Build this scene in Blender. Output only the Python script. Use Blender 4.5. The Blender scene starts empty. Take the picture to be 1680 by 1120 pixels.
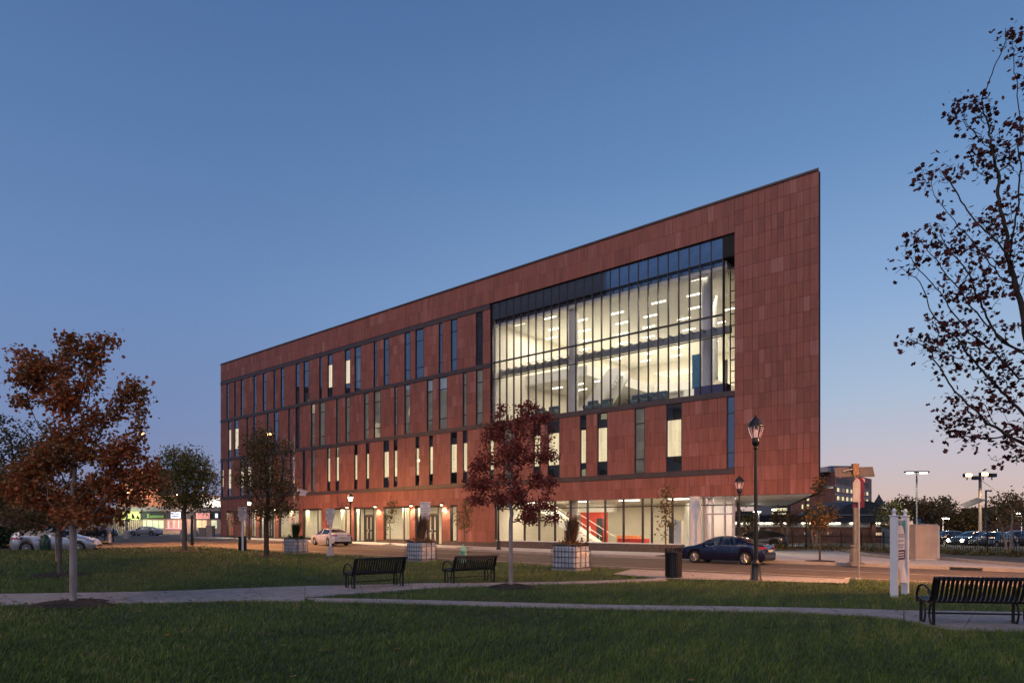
import bpy, math, random
import numpy as np
from mathutils import Vector, Matrix
random.seed(7); rng = np.random.default_rng(7)
R = math.radians
scn = bpy.context.scene
# ------------------------------------------------------------------ camera
EYE = 1.75
cam = bpy.data.objects.new('camera', bpy.data.cameras.new('camera'))
scn.collection.objects.link(cam)
cam.location = (0, 0, EYE); cam.rotation_euler = (R(90), 0, 0)
cam.data.sensor_width = 36; cam.data.lens = 24.0
cam.data.shift_x = 0; cam.data.shift_y = 300/1680
cam.data.clip_start = .05; cam.data.clip_end = 5000
scn.camera = cam
# ------------------------------------------------------------------ render settings
scn.view_settings.view_transform = 'Standard'; scn.view_settings.look = 'None'
scn.view_settings.gamma = 1; scn.view_settings.use_curve_mapping = False
scn.view_settings.exposure = 0
scn.render.engine = 'CYCLES'
scn.cycles.use_denoising = True
scn.cycles.max_bounces = 7; scn.cycles.diffuse_bounces = 3; scn.cycles.glossy_bounces = 4
scn.cycles.transparent_max_bounces = 24; scn.cycles.transmission_bounces = 4
scn.cycles.sample_clamp_indirect = 6; scn.cycles.caustics_reflective = False; scn.cycles.caustics_refractive = False
# ------------------------------------------------------------------ dusk sky (gradient by elevation and by distance from the set sun)
world = bpy.data.worlds.new('World'); scn.world = world; world.use_nodes = True
wn = world.node_tree.nodes; wl = world.node_tree.links; wn.clear()
def srgb(r, g, b):
    f = lambda c: (c/255/12.92 if c/255 <= .04045 else ((c/255+.055)/1.055)**2.4)
    return (f(r), f(g), f(b), 1)
def ramp_fill(rp, stops):
    e = rp.color_ramp.elements
    while len(e) > 1: e.remove(e[-1])
    e[0].position = stops[0][0]; e[0].color = stops[0][1]
    for p, c in stops[1:]:
        k = e.new(p); k.color = c
wout = wn.new('ShaderNodeOutputWorld'); wbg = wn.new('ShaderNodeBackground')
wtc = wn.new('ShaderNodeTexCoord'); wsep = wn.new('ShaderNodeSeparateXYZ')
wl.new(wtc.outputs['Generated'], wsep.inputs[0])
rp_far = wn.new('ShaderNodeValToRGB'); rp_sun = wn.new('ShaderNodeValToRGB')
ramp_fill(rp_far, [(0.0, srgb(150,144,168)), (.05, srgb(132,140,174)), (.14, srgb(121,141,183)), (.28, srgb(108,139,186)),
                   (.45, srgb(91,125,173)), (.62, srgb(76,109,159)), (1, srgb(50,76,126))])
ramp_fill(rp_sun, [(0.0, srgb(214,176,158)), (.035, srgb(210,187,180)), (.09, srgb(197,190,200)), (.17, srgb(170,189,213)), (.29, srgb(139,171,212)),
                   (.45, srgb(104,142,190)), (.62, srgb(81,116,165)), (1, srgb(50,76,126))])
SUNSET = Vector((.93, .37, 0)).normalized()
dot = wn.new('ShaderNodeVectorMath'); dot.operation = 'DOT_PRODUCT'; dot.inputs[1].default_value = SUNSET
nrm = wn.new('ShaderNodeVectorMath'); nrm.operation = 'NORMALIZE'
flat = wn.new('ShaderNodeVectorMath'); flat.operation = 'MULTIPLY'; flat.inputs[1].default_value = (1, 1, .0)
wl.new(wtc.outputs['Generated'], flat.inputs[0]); wl.new(flat.outputs[0], nrm.inputs[0]); wl.new(nrm.outputs[0], dot.inputs[0])
mr = wn.new('ShaderNodeMapRange'); mr.interpolation_type = 'SMOOTHSTEP'
mr.inputs['From Min'].default_value = -.15; mr.inputs['From Max'].default_value = .85
wl.new(dot.outputs['Value'], mr.inputs['Value'])
for rp in (rp_far, rp_sun): wl.new(wsep.outputs['Z'], rp.inputs[0])
mixs = wn.new('ShaderNodeMixRGB'); wl.new(mr.outputs[0], mixs.inputs[0])
wl.new(rp_far.outputs[0], mixs.inputs[1]); wl.new(rp_sun.outputs[0], mixs.inputs[2])
wl.new(mixs.outputs[0], wbg.inputs[0]); wbg.inputs[1].default_value = 1.0
wl.new(wbg.outputs[0], wout.inputs[0])
# added broad soft fill from behind the camera's left, opposite the sunset
sun = bpy.data.objects.new('sun', bpy.data.lights.new('sun', 'SUN')); scn.collection.objects.link(sun)
sun.data.energy = 1.15; sun.data.angle = R(60); sun.data.color = (1, .80, .72)
sun.rotation_euler = Vector((.48, .70, -.66)).to_track_quat('-Z', 'Y').to_euler()

# ------------------------------------------------------------------ the street frame: s runs along the facade, q into the building
P0 = Vector((-36.17, 84.75, 0)); D = Vector((.75297, -.65805, 0)); N = Vector((.65805, .75297, 0))
ANG = math.atan2(D.y, D.x); LEN = 70.8
def F(s, q, z=0): return P0 + D*s + N*q + Vector((0, 0, z))
def inv(x, y):
    v = Vector((x, y, 0)) - P0
    return v.dot(D), v.dot(N)
def smooth(a, b, x):
    t = min(1, max(0, (x-a)/(b-a))); return t*t*(3-2*t)
def zs(s): return .19 - .26*smooth(8, 58, s)          # pavement level
def zr(s): return zs(s) - .14                         # road level
def lawn(x, y):
    s, q = inv(x, y)
    base = .12*(1-smooth(34, 62, s))*smooth(16, 36, y)
    t = smooth(-27, -17.5, q)
    return (1-t)*base + t*(zs(s)+.03) + .03*math.sin(x*.31+1)*math.sin(y*.23)*smooth(10, 20, y)
def at(px, py, z=0):
    Y = 1120*(EYE-z)/(py-860); return Vector(((px-840)/1120*Y, Y, z))
def onray(px, q):                                     # the point of line q seen at image column px
    a = (px-840)/1120; # X=aY
    Y = (q + P0.dot(N))/(a*N.x+N.y); return Vector((a*Y, Y, 0))
def sray(px, q=0): p = onray(px, q); return inv(p.x, p.y)[0]

# ------------------------------------------------------------------ helpers
def new_obj(name, me, parent=None, loc=None, rz=0):
    o = bpy.data.objects.new(name, me); scn.collection.objects.link(o)
    if parent is not None: o.parent = parent
    if loc is not None: o.location = loc
    if rz: o.rotation_euler = (0, 0, rz)
    return o
def tag(o, label=None, cat=None, group=None, kind=None):
    if label: o['label'] = label
    if cat: o['category'] = cat
    if group: o['group'] = group
    if kind: o['kind'] = kind
    return o
def thing(name, label, cat, loc=(0,0,0), rz=0, group=None):
    return tag(new_obj(name, None, None, loc, rz), label, cat, group)
def copy_tree(o, parent=None):
    c = o.copy(); scn.collection.objects.link(c); c.parent = parent
    for ch in o.children: copy_tree(ch, c)
    return c
class MB:
    def __init__(s): s.v = []; s.f = []; s.m = []; s.sm = []; s.cur = 0
    def add(s, vs, fs, smooth_=False):
        b = len(s.v); s.v += [tuple(v) for v in vs]
        for f in fs: s.f.append([b+i for i in f]); s.m.append(s.cur); s.sm.append(smooth_)
    def box(s, x0, x1, y0, y1, z0, z1):
        s.add([(x,y,z) for z in (z0,z1) for y in (y0,y1) for x in (x0,x1)],
              [(0,2,3,1),(4,5,7,6),(0,1,5,4),(1,3,7,5),(3,2,6,7),(2,0,4,6)]); return s
    def bbox(s, x0, x1, y0, y1, z0, z1, b=.01):   # bevelled box
        import itertools
        vs = []; idx = {}
        X, Y, Z = (x0, x1), (y0, y1), (z0, z1)
        for i, j, k in itertools.product((0,1), repeat=3):
            sx, sy, sz = (1-2*i), (1-2*j), (1-2*k)
            for ax in range(3):
                o = [b, b, b]; o[ax] = 0
                idx[i,j,k,ax] = len(vs); vs.append((X[i]+sx*o[0], Y[j]+sy*o[1], Z[k]+sz*o[2]))
        fs = []
        def quad(a, b_, c, d): fs.append((a, b_, c, d))
        for ax in range(3):
            o1, o2 = [(1,2),(0,2),(0,1)][ax]
            for e in (0,1):
                def key(u, v):
                    k = [0,0,0]; k[ax] = e; k[o1] = u; k[o2] = v; return idx[k[0],k[1],k[2],ax]
                q = [key(0,0), key(1,0), key(1,1), key(0,1)]
                if (e == 0) != (ax == 1): q.reverse()
                fs.append(tuple(q))
        for ax in range(3):
            o1, o2 = [(1,2),(0,2),(0,1)][ax]
            for u in (0,1):
                for v in (0,1):
                    def key(e, a):
                        k = [0,0,0]; k[ax] = e; k[o1] = u; k[o2] = v; return idx[k[0],k[1],k[2],a]
                    fs.append((key(0,o1), key(1,o1), key(1,o2), key(0,o2)))
        for i, j, k in itertools.product((0,1), repeat=3):
            fs.append((idx[i,j,k,0], idx[i,j,k,1], idx[i,j,k,2]))
        s.add(vs, fs); return s
    def quad(s, a, b, c, d): s.add([a,b,c,d], [(0,1,2,3)]); return s
    def tube(s, pts, r, n=8, cap=True, sm=True):
        pts = [Vector(p) for p in pts]; rs = r if isinstance(r, (list, tuple)) else [r]*len(pts)
        vs = []; up = Vector((0,0,1)); prev = None
        for i, p in enumerate(pts):
            d = (pts[min(i+1, len(pts)-1)] - pts[max(i-1, 0)])
            d = d.normalized() if d.length > 1e-9 else Vector((0,0,1))
            if prev is None:
                a = d.cross(up); a = a.normalized() if a.length > 1e-3 else Vector((1,0,0))
            else:
                a = prev - d*prev.dot(d); a = a.normalized() if a.length > 1e-4 else Vector((1,0,0))
            prev = a; b = d.cross(a)
            vs += [p + (a*math.cos(2*math.pi*k/n) + b*math.sin(2*math.pi*k/n))*rs[i] for k in range(n)]
        fs = [(i*n+k, i*n+(k+1)%n, (i+1)*n+(k+1)%n, (i+1)*n+k) for i in range(len(pts)-1) for k in range(n)]
        s.add(vs, fs, sm)
        if cap: s.add(vs[:n], [tuple(range(n-1,-1,-1))]); s.add(vs[-n:], [tuple(range(n))])
        return s
    def lathe(s, prof, n=16, c=(0,0,0), sm=True):     # prof: (r, z) from bottom to top
        vs = [(c[0]+r*math.cos(2*math.pi*k/n), c[1]+r*math.sin(2*math.pi*k/n), c[2]+z) for r, z in prof for k in range(n)]
        fs = [(i*n+k, i*n+(k+1)%n, (i+1)*n+(k+1)%n, (i+1)*n+k) for i in range(len(prof)-1) for k in range(n)]
        s.add(vs, fs, sm)
        s.add(vs[:n], [tuple(range(n-1,-1,-1))]); s.add(vs[-n:], [tuple(range(n))]); return s
    def prism(s, poly, axis, a, b):                    # extrude a 2D outline along axis 'x','y' or 'z'
        n = len(poly)
        mk = {'x': lambda p, t: (t, p[0], p[1]), 'y': lambda p, t: (p[0], t, p[1]), 'z': lambda p, t: (p[0], p[1], t)}[axis]
        vs = [mk(p, a) for p in poly] + [mk(p, b) for p in poly]
        fs = [tuple(range(n)), tuple(range(2*n-1, n-1, -1))] + [(i, n+i, n+(i+1)%n, (i+1)%n) for i in range(n)]
        s.add(vs, fs); return s
    def xf(s, M, start=0):
        for i in range(start, len(s.v)): s.v[i] = tuple(M @ Vector(s.v[i]))
        return s
    def mesh(s, name, mats):
        me = bpy.data.meshes.new(name); me.from_pydata(s.v, [], s.f)
        if not isinstance(mats, (list, tuple)): mats = [mats]
        for m in mats: me.materials.append(m)
        me.polygons.foreach_set('material_index', s.m); me.polygons.foreach_set('use_smooth', s.sm)
        me.update(); return me
    def build(s, name, mats, parent=None, loc=None, rz=0):
        return new_obj(name, s.mesh(name, mats), parent, loc, rz)
def np_mesh(name, V, F_, mat, tone=None):
    me = bpy.data.meshes.new(name); V = np.asarray(V, dtype=np.float32); F_ = np.asarray(F_, dtype=np.int32)
    k = F_.shape[1]
    me.vertices.add(len(V)); me.vertices.foreach_set('co', V.ravel())
    me.loops.add(F_.size); me.loops.foreach_set('vertex_index', F_.ravel())
    me.polygons.add(len(F_)); me.polygons.foreach_set('loop_start', np.arange(0, F_.size, k, dtype=np.int32)); me.polygons.foreach_set('use_smooth', np.zeros(len(F_), bool))
    me.update(calc_edges=True); me.materials.append(mat)
    if tone is not None:
        a = me.attributes.new('tone', 'FLOAT', 'FACE'); a.data.foreach_set('value', np.asarray(tone, dtype=np.float32))
    return me
def text_mesh(txt, size, mat, depth=.004, align='CENTER'):
    cu = bpy.data.curves.new('txt', 'FONT'); cu.body = txt; cu.size = size; cu.align_x = align; cu.align_y = 'CENTER'; cu.extrude = depth
    cu.resolution_u = 2
    o = bpy.data.objects.new('txt', cu); scn.collection.objects.link(o)
    dg = bpy.context.evaluated_depsgraph_get(); me = bpy.data.meshes.new_from_object(o.evaluated_get(dg))
    bpy.data.objects.remove(o); bpy.data.curves.remove(cu)
    me.materials.clear(); me.materials.append(mat); return me

# ------------------------------------------------------------------ materials
def nmat(name):
    m = bpy.data.materials.new(name); m.use_nodes = True; return m, m.node_tree.nodes, m.node_tree.links, m.node_tree.nodes['Principled BSDF']
def mat(name, col, rough=.6, metal=0, vary=.12, scale=3.0, bump=0.0, bscale=None, spec=.5, stretch=(1,1,1), dirt=0):
    m, n, l, b = nmat(name)
    b.inputs['Roughness'].default_value = rough; b.inputs['Metallic'].default_value = metal
    b.inputs['Specular IOR Level'].default_value = spec
    tc = n.new('ShaderNodeTexCoord'); mp = n.new('ShaderNodeMapping'); mp.inputs['Scale'].default_value = stretch
    l.new(tc.outputs['Object'], mp.inputs[0])
    no = n.new('ShaderNodeTexNoise'); no.inputs['Scale'].default_value = scale; no.inputs['Detail'].default_value = 6
    l.new(mp.outputs[0], no.inputs['Vector'])
    rp = n.new('ShaderNodeValToRGB'); lo = [c*(1-vary) for c in col]; hi = [min(1, c*(1+vary)) for c in col]
    ramp_fill(rp, [(.3, (*lo, 1)), (.7, (*hi, 1))]); l.new(no.outputs[0], rp.inputs[0])
    out = rp.outputs[0]
    if dirt:
        n2 = n.new('ShaderNodeTexNoise'); n2.inputs['Scale'].default_value = scale*.22; n2.inputs['Detail'].default_value = 8; n2.inputs['Roughness'].default_value = .7
        l.new(mp.outputs[0], n2.inputs['Vector'])
        r2 = n.new('ShaderNodeValToRGB'); ramp_fill(r2, [(.38, (1-dirt,)*3+(1,)), (.62, (1,1,1,1))]); l.new(n2.outputs[0], r2.inputs[0])
        mx = n.new('ShaderNodeMixRGB'); mx.blend_type = 'MULTIPLY'; mx.inputs[0].default_value = 1
        l.new(out, mx.inputs[1]); l.new(r2.outputs[0], mx.inputs[2]); out = mx.outputs[0]
    l.new(out, b.inputs['Base Color'])
    if bump:
        n3 = n.new('ShaderNodeTexNoise'); n3.inputs['Scale'].default_value = bscale or scale*8; n3.inputs['Detail'].default_value = 4
        l.new(mp.outputs[0], n3.inputs['Vector'])
        bp = n.new('ShaderNodeBump'); bp.inputs['Strength'].default_value = bump; bp.inputs['Distance'].default_value = .02
        l.new(n3.outputs[0], bp.inputs['Height']); l.new(bp.outputs[0], b.inputs['Normal'])
    return m
def emis(name, col, st, noise=0, stretch=(1,1,1), scale=2):
    m, n, l, b = nmat(name); b.inputs['Base Color'].default_value = (*[c*.5 for c in col], 1)
    b.inputs['Emission Color'].default_value = (*col, 1); b.inputs['Emission Strength'].default_value = st
    if noise:
        tc = n.new('ShaderNodeTexCoord'); mp = n.new('ShaderNodeMapping'); mp.inputs['Scale'].default_value = stretch
        no = n.new('ShaderNodeTexNoise'); no.inputs['Scale'].default_value = scale; no.inputs['Detail'].default_value = 5
        rp = n.new('ShaderNodeValToRGB'); ramp_fill(rp, [(.3, (*[c*(1-noise) for c in col], 1)), (.7, (*col, 1))])
        l.new(tc.outputs['Object'], mp.inputs[0]); l.new(mp.outputs[0], no.inputs['Vector']); l.new(no.outputs[0], rp.inputs[0])
        l.new(rp.outputs[0], b.inputs['Emission Color'])
    return m
def glass(name, tint=(1,1,1), f0=.05, rough=.0):
    m, n, l, b = nmat(name); n.remove(b); out = n['Material Output']
    tr = n.new('ShaderNodeBsdfTransparent'); tr.inputs[0].default_value = (*tint, 1)
    gl = n.new('ShaderNodeBsdfGlossy'); gl.inputs['Roughness'].default_value = rough; gl.inputs[0].default_value = (.92,.95,1,1)
    lw = n.new('ShaderNodeLayerWeight'); pw = n.new('ShaderNodeMath'); pw.operation = 'POWER'; pw.inputs[1].default_value = 4.5
    l.new(lw.outputs['Facing'], pw.inputs[0]); fr = n.new('ShaderNodeMapRange'); fr.inputs['To Min'].default_value = f0; fr.inputs['To Max'].default_value = .9
    l.new(pw.outputs[0], fr.inputs['Value'])
    tc = n.new('ShaderNodeTexCoord'); no = n.new('ShaderNodeTexNoise'); no.inputs['Scale'].default_value = .9; no.inputs['Detail'].default_value = 1
    bp = n.new('ShaderNodeBump'); bp.inputs['Strength'].default_value = .05; bp.inputs['Distance'].default_value = .05
    l.new(tc.outputs['Object'], no.inputs['Vector']); l.new(no.outputs[0], bp.inputs['Height']); l.new(bp.outputs[0], gl.inputs['Normal'])
    mx = n.new('ShaderNodeMixShader'); l.new(fr.outputs[0], mx.inputs[0]); l.new(tr.outputs[0], mx.inputs[1]); l.new(gl.outputs[0], mx.inputs[2])
    l.new(mx.outputs[0], out.inputs[0]); return m
def terracotta(name, src):
    m, n, l, b = nmat(name); b.inputs['Roughness'].default_value = .62; b.inputs['Specular IOR Level'].default_value = .35
    if src == 'obj': t = n.new('ShaderNodeObjectInfo').outputs['Random']
    else:
        a = n.new('ShaderNodeAttribute'); a.attribute_name = 'tone'; t = a.outputs['Fac']
    rp = n.new('ShaderNodeValToRGB'); rp.color_ramp.interpolation = 'LINEAR'
    ramp_fill(rp, [(0, (.262,.092,.066,1)), (.25, (.295,.103,.072,1)), (.5, (.33,.112,.077,1)), (.8, (.32,.116,.086,1)), (.94, (.355,.130,.098,1)), (1, (.41,.172,.135,1))])
    l.new(t, rp.inputs[0])
    tc = n.new('ShaderNodeTexCoord'); ge = n.new('ShaderNodeNewGeometry'); mp = n.new('ShaderNodeMapping'); mp.inputs['Scale'].default_value = (9, 9, .7)
    l.new(ge.outputs['Position'], mp.inputs[0]); no = n.new('ShaderNodeTexNoise'); no.inputs['Scale'].default_value = 1; no.inputs['Detail'].default_value = 5
    l.new(mp.outputs[0], no.inputs['Vector']); r2 = n.new('ShaderNodeValToRGB'); ramp_fill(r2, [(.28, (.78,.78,.80,1)), (.72, (1.15,1.14,1.12,1))])
    l.new(no.outputs[0], r2.inputs[0]); mx = n.new('ShaderNodeMixRGB'); mx.blend_type = 'MULTIPLY'; mx.inputs[0].default_value = 1
    l.new(rp.outputs[0], mx.inputs[1]); l.new(r2.outputs[0], mx.inputs[2]); l.new(mx.outputs[0], b.inputs['Base Color'])
    m2 = n.new('ShaderNodeMapping'); m2.inputs['Scale'].default_value = (60, 60, 2); l.new(ge.outputs['Position'], m2.inputs[0])
    n3 = n.new('ShaderNodeTexNoise'); n3.inputs['Scale'].default_value = 1; l.new(m2.outputs[0], n3.inputs['Vector'])
    bp = n.new('ShaderNodeBump'); bp.inputs['Strength'].default_value = .25; bp.inputs['Distance'].default_value = .01
    l.new(n3.outputs[0], bp.inputs['Height']); l.new(bp.outputs[0], b.inputs['Normal'])
    return m
M = {
 'tc_obj': terracotta('terracotta_panel', 'obj'), 'tc_att': terracotta('terracotta_cladding', 'att'),
 'dark_metal': mat('dark_bronze_metal', (.055,.045,.045), .45, .3, .1),
 'band': mat('bronze_band', (.085,.062,.060), .5, .2, .15, 1.5),
 'black': mat('black_paint', (.010,.010,.011), .5, 0, .2),
 'blackg': mat('black_gloss', (.008,.008,.009), .42, 0, .1),
 'membrane': mat('dark_backing', (.02,.018,.017), .9),
 'glass': glass('window_glass', (.90,.91,.91), .17), 'cglass': glass('curtain_glass', (.97,.97,.97), .03), 'gglass': glass('shop_glass', (.97,.97,.97), .03),
 'spandrel': mat('spandrel_glass', (.26,.30,.36), .05, .92, .25, .8, .05, 1.2),
 'cream': mat('cream_wall', (.78,.73,.62), .8, 0, .04), 'white': mat('white_wall', (.80,.79,.74), .7, 0, .03),
 'ceil': mat('ceiling_panel', (.70,.69,.62), .8, 0, .04), 'intfloor': mat('pale_floor', (.35,.32,.27), .35, 0, .1),
 'redwall': mat('red_wall', (.62,.06,.04), .6), 'orange': mat('orange_panel', (.75,.30,.12), .6),
 'conc': mat('pale_concrete', (.50,.48,.46), .8, 0, .08, 2, .3, dirt=.12), 'column': mat('column_plaster', (.66,.65,.62), .6, 0, .05),
 'shade_lit': emis('lit_blind', (1, .80, .48), 1.55, .34, (4,4,.3), 1.2), 'reflection_glow': emis('beige_reflection_glow', (.62,.56,.44), .26, .75, (1,1,.6), 1.1),
 'strip': emis('ceiling_strip_light', (1, .91, .72), 6), 'blind': mat('grey_blind', (.28,.29,.28), .8, 0, .15, 2, stretch=(1,1,.2)),
 'roomdark': mat('dark_room', (.05,.055,.06), .9), 'plinth': mat('dark_brick_plinth', (.10,.075,.062), .8, 0, .3, 6, .3),
 'bluewall': mat('blue_glass_panel', (.02,.07,.14), .2), 'chair': mat('teal_chair', (.08,.13,.15), .7),
 'warmwood': mat('warm_wood', (.42,.24,.12), .5, 0, .2), 'lampwarm': emis('warm_lamp', (1,.78,.5), 14), 'soffit': mat('soffit_panel', (.62,.58,.54), .5, 0, .05),
}
# ================================================================== THE BUILDING
bld = thing('academic_building', 'long red terracotta-clad building with rows of slit windows and a huge lit glass wall', 'building', F(0,0,0), ANG)
TOP, SOF = 21.65, 3.50
BANDS = [(19.0, 19.40), (14.33, 14.68), (9.54, 9.87), (4.83, 5.17)]
CW0, CW1 = sray(804), sray(1205)           # the big glazed opening
def win(pxs): return [(sray(a), sray(b)) for a, b in pxs]
W4 = [(371.4,375.4),(384.3,387.2),(394.7,399.3),(415.7,420.4),(431,436.4),(448.6,452.3),(460.3,466),(484.7,491.4),(497.9,506.7),(523.6,528.1),
      (537.4,545.4),(565.7,574.6),(581.4,592.1),(612.9,617.9),(629.3,637.9),(663.4,673.4),(681.3,695),(719.7,725.9),(739.4,750),(780.6,792.3)]
W3 = [(374.3,379.3),(384.3,391.4),(404.3,407.3),(415.7,420),(438,442),(449,456.7),(472.9,476.2),(484.7,491.4),(510,516.9),(523.6,533),(551.4,555.9),
      (566.4,574),(597,605),(612.9,624.3),(646.6,651.8),(663.4,672.8),(700,710.3),(719.7,733.8),(759,766),(780.6,792.3)]
W2 = [(363.6,366.9),(373.6,379.3),(393.6,400),(405.4,412.4),(427,431),(440,445),(462,467),(476,480),(496.6,501),(510.4,517),(536.6,542),(550.5,556.4),(580.9,586.6),
      (600,605.9),(628.8,638.4),(645.7,652.2),(681.3,688),(703.8,710.7),(738.8,750),(759,767),(802.8,810.6),(825.6,840),(875,887),(898,918),
      (951.4,962),(979.7,996.7),(1040.9,1058),(1092.9,1118.6),(1191.9,1205.6)]
LIT4 = {10, 11}; LIT3 = {0, 1}; LIT2 = {0,1,2,3,5,10,11,12,13,14,15,16,17,18,19,20,22,23,24,25,27}
GLOW2 = {5+4*7, 5+9*7, 5+21*7, 5+26*7}
pan = []          # (s0, s1, z0, z1) cladding fields
back = MB()
def field(s0, s1, z0, z1):
    if s1-s0 < .05 or z1-z0 < .05: return
    pan.append((s0, s1, z0, z1)); back.box(s0, s1, .045, .30, z0, z1)
win_meshes = {}
def window(s0, s1, z0, z1, lit, k):
    w = s1-s0; h = z1-z0; t = .045; g = .075
    fr = MB()
    for a in ((0, t, 0, h), (w-t, w, 0, h), (t, w-t, 0, t), (t, w-t, h-t, h)): fr.box(a[0], a[1], .002, .30, a[2], a[3])
    z1_, z2_ = .95, h-1.02
    for zz in (z1_, z2_): fr.box(t, w-t, g-.03, g+.05, zz-.03, zz+.03)
    f = fr.build('window', M['dark_metal'], bld, (s0, 0, z0))
    for a, b in ((t, z1_-.03), (z1_+.03, z2_-.03), (z2_+.03, h-t)):
        key = (round(w,2), round(b-a,3))
        if key not in win_meshes:
            win_meshes[key] = MB().box(0, w-2*t, 0, .012, 0, b-a).mesh('pane', M['glass'])
        new_obj('pane', win_meshes[key], f, (t, g, a))
    room = MB()
    if lit:
        room.quad((t,.15,z1_),(w-t,.15,z1_),(w-t,.15,z2_),(t,.15,z2_)); room.build('blind', M['shade_lit'], f)
        r2 = MB(); r2.quad((-2.0,.9,0),(w,.9,0),(w,.9,h),(-2.0,.9,h)); r2.build('room_back', M['roomdark'], f)
    elif (z0 < 10 and z0 > 9 and s0 > 18) or (z0 < 6 and k in GLOW2):
        room.quad((t,.16,t),(w-t,.16,t),(w-t,.16,h-t),(t,.16,h-t)); room.build('blind', M['reflection_glow'], f)  # glowing sheet stands in for the beige building reflected in the glass
    else:
        room.box(-2.0, w, .9, .95, 0, h)
        room.build('room_back', M['blind'] if k % 3 else M['roomdark'], f)
for rows, lits, z0, z1, smax in ((W4, LIT4, 14.68, 19.0, CW0), (W3, LIT3, 9.87, 14.33, CW0), (W2, LIT2, 5.17, 9.54, CW1)):
    prev = 0.0
    for k, (a, b) in enumerate(win(rows)):
        field(prev, a, z0, z1); window(a, b, z0, z1, k in lits, k*7+int(z0)); prev = b
    field(prev, smax, z0, z1)
for k, (z0, z1) in enumerate(BANDS):
    mb = MB(); end = CW1 if k >= 2 else CW0; step = 4.4; s = 0
    while s < end-.01:
        e = min(end, s+step)
        MB().bbox(s+.006, e-.006, -.05, .25, z0+.004, z1-.004, .008).build('band_panel', M['band'], bld); s = e
    back.box(0, end, .05, .30, z0, z1)
field(0, CW1, 19.45, TOP-.12); back.box(0, CW0, .05, .3, 19.40, 19.45)
PIER = (CW1, LEN, SOF, TOP-.12)
back.box(CW1, LEN, .045, .30, SOF, TOP-.12)
# ground-floor openings of the solid left part
GF = [(371.4,385.7),(396.5,420),(425.5,451),(457,490.7),(496.6,527.9),(540,574.6),(580.5,617.9),(629,672.8),(680.7,725.3),(738.4,750.6)]
G_S1 = sray(811.6)
field(0, G_S1, 3.95, 4.83); field(G_S1, CW1, SOF, 4.83)
prev = 0
GO = win(GF)
for a, b in GO:
    field(prev, a, .33, 3.95); field(a, b, 3.40, 3.95); prev = b
field(prev, G_S1, .33, 3.95); 
back.build('wall', M['membrane'], bld)
# --- cladding panels
HP = .864
cells = []
def split_field(s0, s1, z0, z1, out):
    h = z1-z0; n = max(1, round(h/HP)); ph = h/n
    for r in range(n):
        s = s0; last = None
        while s < s1-1e-4:
            w = random.choice((.30,.30,.45,.45,.60,.75))
            if s1-s-w < .22: w = s1-s
            out.append((s, s+w, z0+r*ph, z0+(r+1)*ph)); s += w
for f_ in pan: split_field(*f_, cells)
pier_cells = []
n = 21; ph = (PIER[3]-PIER[2])/n
offs = [PIER[0]+ (PIER[1]-PIER[0])*t for t in (0,.115,.23,.305,.38,.455,.53,.605,.68,.755,.83,.905,1)]
for r in range(n):
    for i in range(12):
        pier_cells.append((offs[i], offs[i+1], PIER[2]+r*ph, PIER[2]+(r+1)*ph))
G = .005
def unit_panel(w, h): return MB().bbox(0, w, -.0, .04, 0, h, .006)
pm = {}
for (a, b, c, d) in pier_cells:
    key = (round(b-a,3), round(d-c,3))
    if key not in pm: pm[key] = unit_panel(b-a-2*G, d-c-2*G).mesh('panel', M['tc_obj'])
    new_obj('panel', pm[key], bld, (a+G, random.uniform(-.002, .002), c+G))
cells.sort(key=lambda q: -(F(q[0],0).y < 50)*(q[1]-q[0])*(1 if q[0] > 60 else 0))
near, rest = cells[:44], cells[44:]
for (a, b, c, d) in near:
    new_obj('panel', unit_panel(b-a-2*G, d-c-2*G).mesh('panel', M['tc_obj']), bld, (a+G, random.uniform(-.002, .002), c+G))
V = []; Fc = []; T = []
for (a, b, c, d) in rest:
    a += G; b -= G; c += G; d -= G; y = random.uniform(-.003, .003); i = len(V); t = random.random()
    V += [(x, yy, z) for yy in (y, .044) for (x, z) in ((a,c),(b,c),(b,d),(a,d))]
    Fc += [(i,i+1,i+2,i+3),(i,i+4,i+5,i+1),(i+1,i+5,i+6,i+2),(i+2,i+6,i+7,i+3),(i+3,i+7,i+4,i)]; T += [t]*5
tag(new_obj('cladding_panels', np_mesh('cladding_panels', V, Fc, M['tc_att'], T), bld), kind='stuff')
# --- coping, roof, hidden sides, soffit
EV = Vector((.33, .944, 0)); ex, ey = EV.dot(D), EV.dot(N)       # direction of the acute end wall
B = 26; eB = LEN + ex*B/ey
MB().prism([(-.04,-.07),(LEN+.03,-.07),(eB,B),(0,B)], 'z', TOP-.12, TOP).build('coping', M['band'], bld)
sh = MB()
sh.prism([(0,.31),(.3,.31),(.3,B),(0,B)], 'z', .0, TOP-.13)
sh.prism([(.3,B-.3),(eB,B-.3),(eB,B),(.3,B)], 'z', 9.0, TOP-.13)
sh.prism([(.3,B-.3),(45,B-.3),(45,B),(.3,B)], 'z', 0, 9.0)
sh.prism([(LEN,.31),(eB,B-.3),(eB-.3,B-.3),(LEN-.3,.31)], 'z', SOF, TOP-.13)
sh.build('side_wall', M['tc_att'], bld)
MB().prism([(.3,.31),(LEN-.3,.31),(eB-.3,B-.3),(.3,B-.3)], 'z', TOP-.6, TOP-.35).build('roof', M['membrane'], bld)
# --- plinth
def plinth(a, b, z=.33): MB().box(a, b, -.03, .28, -.35, z).build('plinth', M['plinth'], bld)
prev = 0
for i, (a, b) in enumerate(GO):
    if i in (2, 6, 8): plinth(prev, a); prev = b
plinth(prev, G_S1); plinth(G_S1, sray(1120), .45)
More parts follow.
